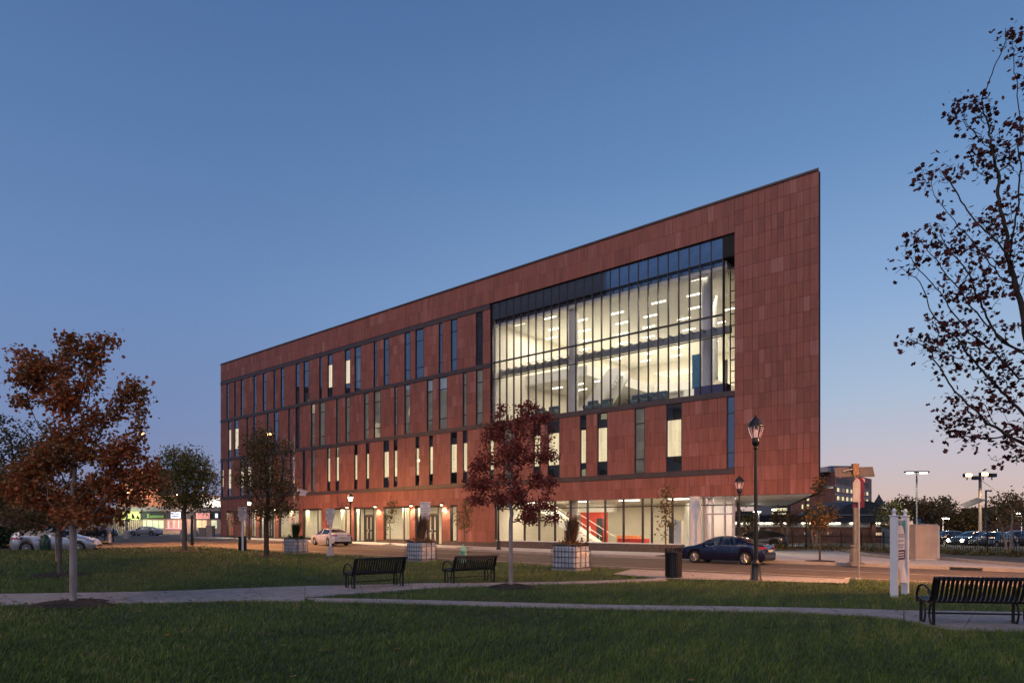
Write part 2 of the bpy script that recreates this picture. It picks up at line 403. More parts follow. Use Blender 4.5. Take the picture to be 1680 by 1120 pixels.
# --- ground-floor shopfronts in the left part
def area(name, loc, sx, sy, e, col=(1,.82,.55), rot=(0,0,0), parent=None):
    la = bpy.data.lights.new(name, 'AREA'); la.shape = 'RECTANGLE'; la.size = sx; la.size_y = sy; la.energy = e; la.color = col
    o = new_obj(name, la, parent, loc); o.rotation_euler = rot; return o
for i, (a, b) in enumerate(GO):
    door = i in (2, 6, 8); z0 = zs((a+b)/2)+.01 if door else .33; z1 = 3.40
    fr = MB(); t = .07; y0, y1 = .16, .26
    fr.box(a, a+t, .0, .30, z0, z1); fr.box(b-t, b, .0, .30, z0, z1); fr.box(a+t, b-t, y0, .30, z1-.16, z1); fr.box(a+t, b-t, y0, y1, z0, z0+.08)
    w = b-a; ms = [a+w*.72] if not door else [a+w*.20, a+w*.40, a+w*.80]
    for m_ in ms: fr.box(m_-.04, m_+.04, y0, y1, z0+.08, z1-.16)
    if door:
        da, db = a+w*.44, a+w*.76; fr.box(a+w*.40+.04, a+w*.80-.04, y0, y1, 2.62, 2.72)
        for (u0, u1) in ((da, (da+db)/2-.01), ((da+db)/2+.01, db)):
            dm = MB()
            for r_ in ((u0,u0+.13,z0,2.6),(u1-.13,u1,z0,2.6),(u0+.13,u1-.13,z0,z0+.28),(u0+.13,u1-.13,1.1,1.25),(u0+.13,u1-.13,2.45,2.6)): dm.box(r_[0], r_[1], y0, y1, r_[2], r_[3])
            dd = dm.build('door', M['dark_metal'], bld)
            hx = u1-.06 if u0 == da else u0+.06
            MB().tube([(hx, .10, .95), (hx, .10, 1.35)], .02, 6).build('door_handle', mat('steel_handle', (.6,.6,.6), .3, 1), dd)
    sf = fr.build('shopfront_window', M['dark_metal'], bld)
    MB().box(a+t, b-t, .20, .212, z0+.08, z1-.16).build('pane', M['gglass'], sf)
# interior behind the shopfronts: one long lit corridor
ci = MB(); ci.box(.3, G_S1-.2, 5.0, 5.1, -.1, 4.2); ci.build('corridor_wall', M['cream'], bld)
MB().box(.3, G_S1-.2, .31, 5.0, 3.55, 3.7).build('corridor_ceiling', M['ceil'], bld)
MB().box(.3, LEN-6, .31, 20.0, -.3, -.1).build('corridor_floor', M['intfloor'], bld)
cm = MB()
for i, (a, b) in enumerate(GO):     # hanging curtains and shades behind the glass
    if i in (2, 6, 8): continue
    u = a+.15
    while u < b-.1:
        wq = random.choice((.5,.9,1.3)); 
        if random.random() < .8: 
            vv = min(b-.1, u+wq); nn = max(2, int((vv-u)/.12)); pts = [(u+(vv-u)*k/nn, 1.3+.05*(k%2)) for k in range(nn+1)]
            for p_, p2 in zip(pts, pts[1:]): cm.quad((p_[0],p_[1],.2),(p2[0],p2[1],.2),(p2[0],p2[1],3.3),(p_[0],p_[1],3.3))
        u += wq+.12
cm.build('curtain', mat('cream_curtain', (.66,.62,.48), .9, 0, .1), bld)
for k in range(9):
    s_ = 3+k*4.9
    area('corridor_light', (s_, 1.0, 3.5), 3.2, .5, 210, (1,.84,.58), parent=bld)
    MB().box(s_-.9, s_+.9, 2.2, 2.35, 3.47, 3.54).build('strip_light', M['strip'], bld)
# wall lamps at the entrances
for k, px in enumerate((423.6, 455, 574, 620, 679, 729)):
    s_ = sray(px); o = MB()
    o.tube([(0,0,.0),(0,-.2,.06),(0,-.33,.03)], .02, 6); o.lathe([(.22,-.10),(.19,-.05),(.08,.03),(.02,.05)], 12, (0,-.33,0))
    wl_ = o.build('wall_lamp', M['black'], bld, (s_, -.0, 3.52))
    MB().lathe([(.02,-.17),(.10,-.15),(.12,-.09)], 10, (0,-.33,0)).build('bulb', M['lampwarm'], wl_)
    la = bpy.data.lights.new('wall_lamp_light', 'SPOT'); la.energy = 420; la.color = (1,.74,.46); la.spot_size = R(150); la.spot_blend = .6; la.shadow_soft_size = .1
    new_obj('wall_lamp_light', la, wl_, (0, -.33, -.2))
# ================================================================== the big glazed wall
CZ0, CZ1, SPZ = 9.87, 19.45, 18.1
GE = sray(1184)                             # where the glass turns back
bays = [CW0+.10+.742*k for k in range(0, 27)]; bays = [b_ for b_ in bays if b_ < GE-.3] + [GE]
cwt = [CZ0, 13.36, 14.68, SPZ, CZ1]
mm = MB().box(-.028, .028, .16, .31, CZ0+.05, CZ1-.02).mesh('mullion', M['dark_metal'])
for b_ in bays: new_obj('mullion', mm, bld, (b_, 0, 0))
for z_, t_ in ((CZ0+.03, .06), (13.36, .04), (14.68, .10), (SPZ, .03), (CZ1-.03, .05)):
    MB().box(CW0, GE+.03, .15, .30, z_-t_/2, z_+t_/2).build('transom', M['dark_metal'], bld)
pmsh = {}
for i in range(len(bays)-1):
    for j in range(4):
        w = bays[i+1]-bays[i]-.064; h = cwt[j+1]-cwt[j]-.08
        key = (round(w,3), j)
        if key not in pmsh: pmsh[key] = MB().box(0, w, 0, .012, 0, h).mesh('pane', M['spandrel'] if j == 3 else M['cglass'])
        new_obj('pane', pmsh[key], bld, (bays[i]+.032, .20+random.uniform(-.002,.002), cwt[j]+.04))
# return of the glass and the recess beside the pier
MB().box(GE+.03, CW1-.02, .10, 3.2, SPZ, CZ1).build('recess_soffit', M['membrane'], bld)
for k in range(4):
    y_ = .35+k*.9
    MB().box(GE-.03, GE+.03, y_, y_+.06, CZ0, SPZ).build('mullion', M['dark_metal'], bld)
    if k < 3: MB().box(GE-.005, GE+.008, y_+.06, y_+.90, CZ0, SPZ).build('pane', M['cglass'], bld)
mb = MB()
for k in range(11): mb.box(CW1-.36, CW1-.02, .32, .38, 10.4+k*.7, 10.46+k*.7)
mb.box(CW1-.10, CW1-.04, .3, .36, CZ0, SPZ); mb.build('cable_bracket', M['dark_metal'], bld)
# --- the atrium behind it
AX0, AX1, AD = CW0+.2, GE+.1, 21.5
AC = 17.85
def room(name, m_, *b_): return MB().box(*b_).build(name, m_, bld)
room('atrium_side_wall', M['cream'], AX0-.3, AX0, .45, AD, CZ0-.3, AC+.3)
room('atrium_back_wall', M['cream'], AX0, 58, AD, AD+.2, CZ0-.3, AC+.3)
MB().prism([(AX1-.1,3.2),(AX1+.1,3.2),(58.3,AD),(58,AD)], 'z', CZ0-.3, AC+.3).build('atrium_end_wall', M['cream'], bld)
MB().prism([(AX0,.45),(AX1,.45),(AX1,3.2),(58,AD),(AX0,AD)], 'z', AC, AC+.2).build('atrium_ceiling', M['ceil'], bld)
MB().prism([(AX0,.45),(AX1,.45),(AX1,3.2),(58,AD),(AX0,AD)], 'z', CZ0-.35, CZ0-.05).build('atrium_floor', M['intfloor'], bld)
room('ceiling_edge', M['white'], AX0, AX1, .5, 1.2, AC-.25, AC)
room('fascia', M['spandrel'], AX0, GE, .42, .5, AC, CZ1)
# service beam behind the transom
gb = MB(); gb.box(AX0, AX1, .9, 1.3, 13.75, 14.15)
for b_ in bays[:-1]: gb.box(b_-.05, b_+.05, .40, 1.0, 13.95, 14.1)
gb.build('beam', mat('grey_beam', (.30,.30,.29), .6), bld)
# mezzanine with balustrade, on the left and along the back
room('mezzanine', M['white'], AX0, 52.2, 4.2, AD, 13.45, 14.25)
room('mezzanine', M['white'], 52.2, 57.5, 14.5, AD, 13.45, 14.25)
bl = MB(); bl.box(AX0, 52.2, 4.15, 4.17, 14.25, 15.3); bl.box(52.2, 57.5, 14.45, 14.47, 14.25, 15.3)
bl.build('balustrade', M['cglass'], bld)
room('handrail', M['white'], AX0, 52.2, 4.10, 4.2, 15.3, 15.36)
room('upper_wall', M['white'], 52.2, 57.2, 15.5, 15.8, 9.82, 13.4)
for k in range(6): room('wall_vent', M['blind'], 52.6+k*.75, 53.0+k*.75, 15.44, 15.49, 11.2, 11.6)
for k in range(4): room('slot_window', M['roomdark'], 53.0+k*.95, 53.25+k*.95, AD-.05, AD-.01, 15.0, 17.2)
# columns
for s_, y_ in ((sray(941, 1.1), 1.1), (sray(1160, 2.2), 2.2)):
    MB().lathe([(.36, 9.9), (.36, AC)], 20, (s_, y_, 0)).build('column', M['column'], bld)
    MB().lathe([(.36, -.1), (.36, 9.4)], 20, (s_, y_, 0)).build('column', M['column'], bld)
# stair inside
st = MB(); st.prism([(49.5,9.85),(51.6,9.85),(54.4,13.3),(54.4,13.9),(53.5,13.9)][::-1], 'y', 5.2, 5.35); st.prism([(49.5,9.85),(51.6,9.85),(54.4,13.3),(54.4,13.9),(53.5,13.9)][::-1], 'y', 6.7, 6.85)
for k in range(18): st.box(50.2+k*.2, 50.5+k*.2, 5.35, 6.7, 9.95+k*.21, 10.02+k*.21)
st.build('staircase', M['white'], bld)
# blue glazed box and purple furniture on the right
room('glazed_box', M['bluewall'], 59.2, 60.4, 8.0, 9.0, 9.85, 14.6)
room('box_band', M['white'], 58.8, 61.0, 7.4, 7.95, 11.4, 11.9)
for k in range(5): room('fin', M['column'], 61.2+k*.35, 61.3+k*.35, 7.0-.6*k, 7.2-.6*k, 12, 17.5)
room('bench_row', mat('purple_fabric', (.07,.05,.13), .8), 62.6, 64.8, 1.4, 2.0, 9.85, 10.7)
def lounge(s_, y_):
    c_ = MB(); c_.bbox(-.45,.45,-.35,.35,.1,.45,.05); c_.bbox(-.45,.45,.2,.4,.45,.95,.05); c_.bbox(-.5,-.36,-.35,.35,.3,.62,.04); c_.bbox(.36,.5,-.35,.35,.3,.62,.04)
    c_.build('armchair', M['chair'], bld, (s_, y_, 9.85))
for s_, y_ in ((54.6,1.2),(55.8,1.3),(58.3,1.3),(59.2,1.2),(60.1,1.3),(49.6,1.3),(51.0,1.2)): lounge(s_, y_)
lm = MB().box(-.55, .55, -.04, .04, -.06, -.005).mesh('ceiling_light', M['strip'])
k = 0
for j in range(8):
    for i in range(6):
        s_ = AX0+1.2+i*3.2+(j%2)*1.6+random.uniform(-.4,.4); y_ = 1.8+j*2.5+random.uniform(-.3,.3)
        if s_ > AX1-.8-(y_*.30): continue
        new_obj('ceiling_light', lm, bld, (s_, y_, AC))
for s_, y_, sx in ((49.2, 4, 5), (54.5, 4, 5), (60.5, 4, 5.5), (50, 10, 6), (57, 10, 5), (50,17,6), (55.5, 17, 4)):
    area('atrium_light', (s_, y_, AC-.15), sx, 3.5, 350, (1,.90,.73), parent=bld)
area('under_mezzanine_light', (49.5, 8, 13.3), 5, 5, 170, (1,.90,.73), parent=bld)
for k in range(5): new_obj('ceiling_light', lm, bld, (47.5+k*1.1, 6.5+(k%2)*2, 13.45))
# ================================================================== ground-floor glass hall under the soffit
GH0, GH1 = G_S1, sray(1203)
hb = [GH0, sray(835), sray(858), sray(882), sray(908), sray(934), sray(961.5), sray(990.5), sray(1020.5), sray(1052), sray(1067), sray(1101), sray(1136), sray(1156)]
hm = MB().box(-.04, .04, .12, .30, .45, SOF-.02).mesh('mullion', M['dark_metal'])
for b_ in hb: new_obj('mullion', hm, bld, (b_, 0, 0))
MB().box(GH0, GH1, .10, .28, 2.93, 2.99).build('transom', M['dark_metal'], bld)
MB().box(GH0, GH1, .10, .28, .45, .52).build('sill', M['white'], bld)
for i in range(len(hb)-1):
    for z0, z1 in ((.52, 2.93), (2.99, SOF-.02)):
        MB().box(hb[i]+.04, hb[i+1]-.04, .20, .212, z0, z1).build('pane', M['gglass'], bld)
vest = MB()                                    # the vestibule at the corner
vs = sray(1156)
for s_, w_ in ((vs, .06), (sray(1167), .05), (sray(1187), .05), (GH1-.06, .06)): vest.box(s_-.03, s_+w_, .10, .28, -.1, SOF)
vest.box(vs, GH1, .12, .26, 2.93, 2.99); vest.box(vs, GH1, .12, .26, 2.35, 2.45)
vest.build('vestibule_frame', mat('pale_steel_frame', (.55,.50,.50), .4, .3), bld)
MB().box(vs+.05, GH1-.06, .20, .212, .0, SOF).build('pane', M['gglass'], bld)
# return glass, parallel to the end wall
rt = MB(); dx_ = ex/ey
for k in range(5):
    y_ = .3+k*3; rt.box(GH1+dx_*y_-.04, GH1+dx_*y_+.04, y_, y_+.1, -.1, SOF)
rt.build('mullion', M['dark_metal'], bld)
MB().prism([(GH1,.3),(GH1+.012,.3),(GH1+dx_*13+.012,13),(GH1+dx_*13,13)], 'z', 0, SOF).build('pane', M['gglass'], bld)
MB().prism([(GH0-.5,.32),(LEN-.02,.32),(eB-.05,B-.4),(GH0-.5,B-.4)], 'z', SOF+.0, SOF+.12).build('soffit', M['soffit'], bld)
MB().lathe([(.36,-.1),(.36,SOF)], 24, (sray(1145.5,-.0), -.42, 0)).build('column', M['column'], bld)
# hall interior
room('hall_back_wall', M['cream'], GH0-.2, 59.5, 12.5, 12.7, -.1, SOF)
room('hall_side_wall', M['cream'], GH0-.3, GH0-.1, .4, 12.5, -.1, SOF)
room('door_wall', M['redwall'], 50.3, 52.9, 6.0, 6.1, -.1, 2.75)
room('red_wall_door', M['roomdark'], 51.9, 52.5, 5.94, 5.98, -.1, 2.25)
room('wall_notice', M['white'], 51.0, 51.3, 5.94, 5.98, 1.2, 1.6)
room('bulkhead', M['white'], 50.1, 53.6, 5.9, 6.3, 2.75, SOF)
for k, (s_, y_) in enumerate(((58.2, 9.5), (61.0, 7.0))): MB().lathe([(.38,-.1),(.38,SOF)], 18, (s_, y_, 0)).build('column', M['column'], bld)
for k in range(7): room('dark_window_strip', M['roomdark'], 57.4+k*.38, 57.6+k*.38, 12.4, 12.45, .2, 2.8)
ss = MB()                                       # stair rising to the left
for y_ in (3.2, 4.6): ss.prism([(47.1,SOF),(48.0,SOF),(54.1,-.1),(53.1,-.1)], 'y', y_, y_+.1)
for k in range(19): ss.box(47.7+k*.29, 48.05+k*.29, 3.3, 4.6, 3.30-k*.18, 3.34-k*.18)
ss.build('hall_staircase', M['white'], bld)
hr = MB(); hr.tube([(48.4,3.1,4.0),(54.3,3.1,.85)], .025, 6); hr.tube([(48.4,4.8,4.0),(54.3,4.8,.85)], .025, 6)
for k in range(8): hr.tube([(48.5+k*.8,3.1,3.3-k*.43),(48.5+k*.8,3.1,3.95-k*.427)], .012, 5)
hr.build('stair_rail', M['white'], bld)
room('reception_desk', M['orange'], 55.4, 57.2, 3.4, 4.0, -.1, .95)
room('sofa', M['redwall'], 56.2, 58.4, 2.3, 3.0, -.1, .75)
room('side_table', M['warmwood'], 58.2, 59.0, 1.4, 1.9, .25, .32)
room('white_partition', M['white'], 60.9, 61.6, 1.6, 1.9, -.1, 2.0)
room('kiosk', M['roomdark'], 60.2, 60.5, 2.5, 2.9, -.1, 1.9)
room('timber_door_frame', M['warmwood'], 62.4, 62.5, 1.5, 1.7, -.1, 2.5); room('timber_door_frame', M['warmwood'], 63.3, 63.4, 1.5, 1.7, -.1, 2.5)
room('wood_panel', M['warmwood'], 48.6, 49.4, 6, 6.1, -.1, 2.6); room('side_picture', M['roomdark'], 49.6, 50.5, 8.0, 8.1, .9, 2.2)
for s_ in (48.8, 53, 57.3, 61.2): 
    area('hall_light', (s_, 3.0, SOF-.1), 3.0, 2.0, 190, (1,.85,.60), parent=bld)
    MB().box(s_-.8, s_+.8, 2.0, 2.15, SOF-.07, SOF-.01).build('ceiling_light', M['strip'], bld)
for s_ in (49.5, 54.5, 60): area('hall_light', (s_, 9.0, SOF-.1), 3.5, 2.5, 130, (1,.85,.60), parent=bld)
area('vestibule_light', (64.9, 1.6, SOF-.1), 1.2, 1.2, 90, (1,.76,.66), parent=bld)
room('vestibule_wall', M['white'], 63.0, 64.4, 3.2, 3.3, -.1, SOF)
area('soffit_light', (68.3, 2.6, SOF-.02), .5, .5, 40, (1,.9,.75), parent=bld)
# ================================================================== GROUND, STREET, PAVEMENTS, PATHS
M.update({
 'asphalt': mat('asphalt', (.125,.095,.072), .85, 0, .18, 2.2, .35, 60, dirt=.25),
 'asphalt_far': mat('asphalt_far', (.07,.065,.06), .9, 0, .2, .4),
 'paint': mat('road_paint', (.62,.58,.50), .7, 0, .15, 6), 'paint_y': mat('yellow_paint', (.62,.36,.05), .7, 0, .15, 6),
 'pave': mat('pavement_concrete', (.46,.43,.40), .85, 0, .10, 1.5, .25, 40, dirt=.14),
 'path': mat('path_concrete', (.34,.31,.30), .85, 0, .20, 7, .7, 90, dirt=.26), 'kerb': mat('kerb_concrete', (.33,.29,.26), .85, 0, .15, 2, .3),
 'soil': mat('mulch', (.030,.018,.013), .95, 0, .6, 14, 1.0, 30), 'turf': mat('turf_soil', (.022,.034,.012), .95, 0, .45, 1.3, .6, 25),
 'bed': mat('planting_bed_soil', (.11,.085,.05), .95, 0, .5, 1.4, .8, 18), 'far_ground': mat('far_ground', (.06,.055,.048), .9, 0, .2, .05),
})
def sheet(name, poly, m_, z=None, kind='structure', res=1.5, dz=0, parent=None):
    """flat-ish sheet following the local ground level; poly in (s,q); z: function of (s,q) or number"""
    import bmesh
    bm = bmesh.new(); vs = [bm.verts.new((p[0], p[1], 0)) for p in poly]; bm.faces.new(vs)
    ss = [p[0] for p in poly]; a = math.floor(min(ss)/res)*res
    while a < max(ss):
        bmesh.ops.bisect_plane(bm, geom=bm.verts[:]+bm.edges[:]+bm.faces[:], plane_co=(a,0,0), plane_no=(1,0,0)); a += res
    zf = z if callable(z) else (lambda s, q: z)
    for v in bm.verts:
        s, q = v.co.x, v.co.y; v.co = F(s, q, zf(s, q)+dz)
    bm.normal_update()
    for f in bm.faces:
        if f.normal.z < 0: f.normal_flip()
    me = bpy.data.meshes.new(name); bm.to_mesh(me); bm.free(); me.materials.append(m_)
    return tag(new_obj(name, me, parent), kind=kind)
tag(MB().quad((-900,-60,-.6),(900,-60,-.6),(900,2500,-.6),(-900,2500,-.6)).build('ground', M['far_ground']), kind='structure')
def KW(s): return 4.2 + 1.0*smooth(42, 60, s)         # width of the far pavement
RS0, RS1 = -90, 150
NK = -16.4                                            # near kerb line
# the street: one asphalt sheet with the side street
road_poly = [(RS0,-KW(RS0))]+[(s,-KW(s)) for s in range(40,64,2)]+[(RS1,-KW(99)),(RS1,NK),(31.2,NK),(31.2,-90),(17.5,-90),(17.5,-17.8),(RS0,-17.8)]
sheet('road', road_poly, M['asphalt'], lambda s, q: zr(s) if q > -18.5 else zr(24)+.0*(q))
sheet('road', [(RS0,-17.8),(RS0,60),(-2.5,60),(-2.5,-KW(0))] , M['asphalt_far'], lambda s, q: zr(0)-.004, res=200).hide_render = False
# far pavement of slabs
pv = tag(new_obj('pavement', None, None, (0,0,0)), kind='structure')
s = -2.4
while s < 72:
    e = s+2.4; w_ = KW((s+e)/2)
    for (qa, qb) in ((-.03, -w_*.5), (-w_*.5, -w_+.16)):
        mb = MB(); g = .008
        P = [F(s+g, qb+g, zs(s)), F(e-g, qb+g, zs(e)), F(e-g, qa-g, zs(e)), F(s+g, qa-g, zs(s))]
        mb.add(P+[p-Vector((0,0,.12)) for p in P], [(0,1,2,3),(4,5,1,0),(5,6,2,1),(6,7,3,2),(7,4,0,3)])
        mb.build('paving_slab', M['pave'], pv)
    s = e
# plaza right of the building up to the planting bed
bedpx = [(1254,898),(1330,899.5),(1373,901.7),(1418,911.5),(1463,916),(1543,917.5),(1600,923),(1680,929),(1800,938)]
bed = [inv(*at(x, y, -.07).xy) for x, y in bedpx]
plz = [(60,.0),(60,24),(67,24),bed[0]]+bed[1:]+[(bed[-1][0]+6, bed[-1][1]),(bed[-1][0]+6,-KW(99)+.16),(72,-KW(99)+.16),(72,0)]
sheet('plaza', plz, M['pave'], lambda s, q: zs(s)-.012)
def strip(name, pts, w, z0, z1, m_, kind='structure', seg=None):
    """kerb run along pts (world xy), pieces of their own"""
    out = MB()
    for a, b in zip(pts, pts[1:]):
        a = Vector((a[0],a[1],0)); b = Vector((b[0],b[1],0)); d = (b-a).normalized(); nn = Vector((-d.y,d.x,0))*w
        za = z1(a) if callable(z1) else z1; zb = z1(b) if callable(z1) else z1
        lo = z0
        V_ = [a, b, b+nn, a+nn]
        out.add([(p.x,p.y,lo) for p in V_]+[(V_[i].x,V_[i].y,(za,zb,zb,za)[i]) for i in range(4)], [(3,2,1,0),(4,5,6,7),(0,1,5,4),(1,2,6,5),(2,3,7,6),(3,0,4,7)])
    return tag(out.build(name, m_), kind=kind)
zk = lambda p: zs(inv(p.x, p.y)[0])
s = -2.4; kb = tag(new_obj('kerb', None), kind='structure')
def kerb_run(q0f, q1f, s0, s1, dz=0, step=3.0, m_=None):
    s = s0
    while s < s1-.01:
        e = min(s+step, s1); g = .006
        P = [F(s+g, q0f(s), zs(s)+dz), F(e-g, q0f(e), zs(e)+dz), F(e-g, q1f(e), zs(e)+dz), F(s+g, q1f(s), zs(s)+dz)]
        MB().add(P+[p-Vector((0,0,.3)) for p in P], [(0,1,2,3),(4,5,1,0),(5,6,2,1),(6,7,3,2),(7,4,0,3)]) 
        mb = MB(); mb.add(P+[p-Vector((0,0,.3)) for p in P], [(0,1,2,3),(4,5,1,0),(5,6,2,1),(6,7,3,2),(7,4,0,3)])
        mb.build('kerb_stone', m_ or M['kerb'], kb); s = e
kerb_run(lambda s: -KW(s), lambda s: -KW(s)+.15, -2.4, 112, .008)
kerb_run(lambda s: NK-.15, lambda s: NK, 31.2, 112, .0)
# storm drain in the far kerb
mb = MB(); a_, b_ = sray(1558, -5.2), sray(1612, -5.2)
P = [F(a_,-5.22,zr(a_)+.012), F(b_,-5.22,zr(b_)+.012), F(b_,-5.22,zs(b_)-.02), F(a_,-5.22,zs(a_)-.02)]
tag(mb.add([tuple(p) for p in P]+[tuple(p+N*.1) for p in P], [(0,1,2,3),(4,7,6,5),(0,4,5,1),(3,2,6,7),(0,3,7,4),(1,5,6,2)]) or mb.build('storm_drain', M['black']), 'dark storm drain opening in the far kerb at the right', 'drain')
# bed kerb, bed
strip('bed_kerb', [F(*b_).xy for b_ in bed], .30, -.3, .07, M['kerb'])
bed_poly = [b_ for b_ in bed]+[(bed[-1][0]+10, bed[-1][1]+2),(bed[-1][0]+12, bed[-1][1]+16),(70,30),(64,26),(66,16)]
sheet('planting_bed', bed_poly, M['bed'], lambda s, q: .0, dz=.02)
# road paint
lm_ = tag(new_obj('road_marking', None), kind='structure')
def mark(s0, s1, q0, q1, m_='paint', dz=.006):
    n_ = max(1, int((s1-s0)/2)); 
    for i in range(n_):
        a, b = s0+(s1-s0)*i/n_, s0+(s1-s0)*(i+1)/n_
        MB_.quad(F(a,q0,zr(a)+dz),F(b,q0,zr(b)+dz),F(b,q1,zr(b)+dz),F(a,q1,zr(a)+dz))
for args in ((33,112,-12.95,-12.85),(72,112,-9.35,-9.25),(20,56,-8.1,-8.0)):
    MB_ = MB(); mark(*args); MB_.build('lane_line', M['paint'], lm_)
for k in range(8):
    MB_ = MB(); a = 49+k*6.7; MB_.quad(F(a,-15.9,zr(a)+.006),F(a+.10,-15.9,zr(a)+.006),F(a+.10,-12.95,zr(a)+.006),F(a,-12.95,zr(a)+.006)); MB_.build('parking_tick', M['paint'], lm_)
for px in (824, 862):
    MB_ = MB(); a = sray(px, -15.2); MB_.quad(F(a,-16.2,zr(a)+.007),F(a+.28,-16.2,zr(a)+.007),F(a+.28,-14.9,zr(a)+.007),F(a,-14.9,zr(a)+.007)); MB_.build('yellow_bar', M['paint_y'], lm_)
# concrete apron where the path meets the kerb
sheet('apron', [(68.8,NK-.15),(76.8,NK-.15),(77.2,-18.3),(75.0,-18.9),(71.9,-19.9),(69.6,-19.2)], M['path'], lambda s, q: lawn(*F(s,q).xy)+.028)
# far corner island with the yellow kerb
isl = [(17.5,-17.8),(17.5,-60),(RS0,-60),(RS0,-17.8)]
sheet('verge', isl, M['turf'], lambda s, q: zs(10)+.0)
yk = MB()
for i in range(14):
    t0, t1 = -math.pi/2*0 + (i/14)*math.pi/2, ((i+1)/14)*math.pi/2
    for t in ((t0,t1),):
        c_ = (14.5,-20.8); p = [F(c_[0]+3*math.cos(x), c_[1]+3*math.sin(x)) for x in t]; q_ = [F(c_[0]+3.3*math.cos(x), c_[1]+3.3*math.sin(x)) for x in t]
        z_ = .24; yk.add([(a.x,a.y,zz) for zz in (0,z_) for a in (p[0],q_[0],q_[1],p[1])], [(4,5,6,7),(0,1,5,4),(1,2,6,5),(2,3,7,6),(3,0,4,7)])
for a, b in ((F(17.5,-20.8), F(17.5,-40)), (F(14.5,-17.8), F(-10,-17.8))):
    d = (b-a).normalized(); nn = Vector((-d.y,d.x,0))*.3
    if (a+nn-F(10,-25)).length < (a-F(10,-25)).length: nn = -nn
    yk.add([(p.x,p.y,zz) for zz in (0,.24) for p in (a,b,b+nn,a+nn)], [(4,5,6,7),(0,1,5,4),(1,2,6,5),(2,3,7,6),(3,0,4,7)])
tag(yk.build('yellow_kerb', M['paint_y']), kind='structure')
# ------------------------------------------------------------------ lawn
lp = [(31.3,NK-.15),(31.3,-44),(44,-90),(112,-90),(112,NK-.15)]
V = []; Fc = []
xs = np.arange(-62, 60, .8); ys = np.arange(-3, 62, .8)
idx = -np.ones((len(xs), len(ys)), int)
for i, x in enumerate(xs):
    for j, y in enumerate(ys):
        s_, q_ = inv(x, y)
        if s_ > 30.6 and q_ < NK+.6:
            if s_ < 31.3: x2, y2 = (F(31.3, q_).xy)
            else: x2, y2 = x, y
            s2, q2 = inv(x2, y2)
            if q2 > NK-.15: x2, y2 = F(s2, NK-.15).xy
            idx[i,j] = len(V); V.append((x2, y2, lawn(x2, y2)))
for i in range(len(xs)-1):
    for j in range(len(ys)-1):
        f = (idx[i,j], idx[i+1,j], idx[i+1,j+1], idx[i,j+1])
        if min(f) >= 0: Fc.append(f)
lo = new_obj('lawn', np_mesh('lawn', V, Fc, M['turf'])); tag(lo, kind='structure')
# ------------------------------------------------------------------ paths of cast slabs (photo-measured strips)
paths = []       # world polygons, also keep the grass off them
def slabs(up, lo_, joints, name='path'):
    root = tag(new_obj(name, None), kind='structure')
    def ev(pts, x):
        for a, b in zip(pts, pts[1:]):
            if a[0] <= x <= b[0]: return a[1]+(b[1]-a[1])*(x-a[0])/(b[0]-a[0])
        return pts[-1][1] if x > pts[-1][0] else pts[0][1]
    for a, b in zip(joints, joints[1:]):
        n_ = 3; top = []; bot = []
        for k in range(n_+1):
            sk = getattr(slabs, 'skew', 0)
            xu = a[0]+(b[0]-a[0])*k/n_; xl = a[1]+(b[1]-a[1])*k/n_
            top.append(at(xu, ev(up, xu))); bot.append(at(xl, ev(lo_, xl)))
        c_ = sum(top+bot, Vector())/(2*n_+2)
        ring = bot+top[::-1]; ring = [c_+(p-c_)*(1-.014/max(.2,(p-c_).length)) for p in ring]
        paths.append([(p.x, p.y) for p in ring])
        V_ = [(p.x,p.y,lawn(p.x,p.y)+.03) for p in ring]; m_ = len(V_); V_ += [(p[0],p[1],p[2]-.1) for p in V_]
        mb = MB(); fs = [(k, k+1, m_-2-k, m_-1-k) for k in range(n_)]
        fs += [(k, m_+k, m_+(k+1)%m_, (k+1)%m_) for k in range(m_)]
        mb.add(V_, fs); mb.build('path_slab', M['path'], root)
Lj = lambda xs_, sk=24: [(x, x+sk) for x in xs_]
slabs([(-260,979),(0,975.5),(200,973.5),(300,971),(420,966.5),(500,963.5)], [(-260,999),(0,993.5),(250,990),(400,986.5),(560,988)], Lj((-240,-120,0,165,300,410),30)+[(500,500)])
slabs([(500,982),(640,984),(840,989),(1000,993.2),(1180,995.5),(1300,997.5),(1437,1000.5),(1483,1002)], [(500,987.3),(640,989.6),(840,996),(1080,1001.5),(1300,1005),(1437,1012),(1483,1018)], Lj((500,610,720,830,940,1050,1160,1270,1360),18)+[(1483,1483)])
slabs([(1483,1002),(1600,1003),(1840,1007),(2300,1012)], [(1483,1018),(1500,1023),(1560,1034),(1850,1040),(2300,1046)], [(1483,1483),(1600,1580),(1720,1716),(1840,1840),(1960,1964),(2100,2108),(2280,2290)], 'bench_pad')
slabs([(500,963.5),(560,962),(700,957),(800,955.5),(912,952.8),(1000,950),(1092,946.5)], [(500,982),(560,976.5),(640,971),(720,964),(800,960.8),(912,956.5),(1000,954),(1092,950.5)], Lj((500,),0)+Lj((590,670,750,830,912,1000,1090),6))
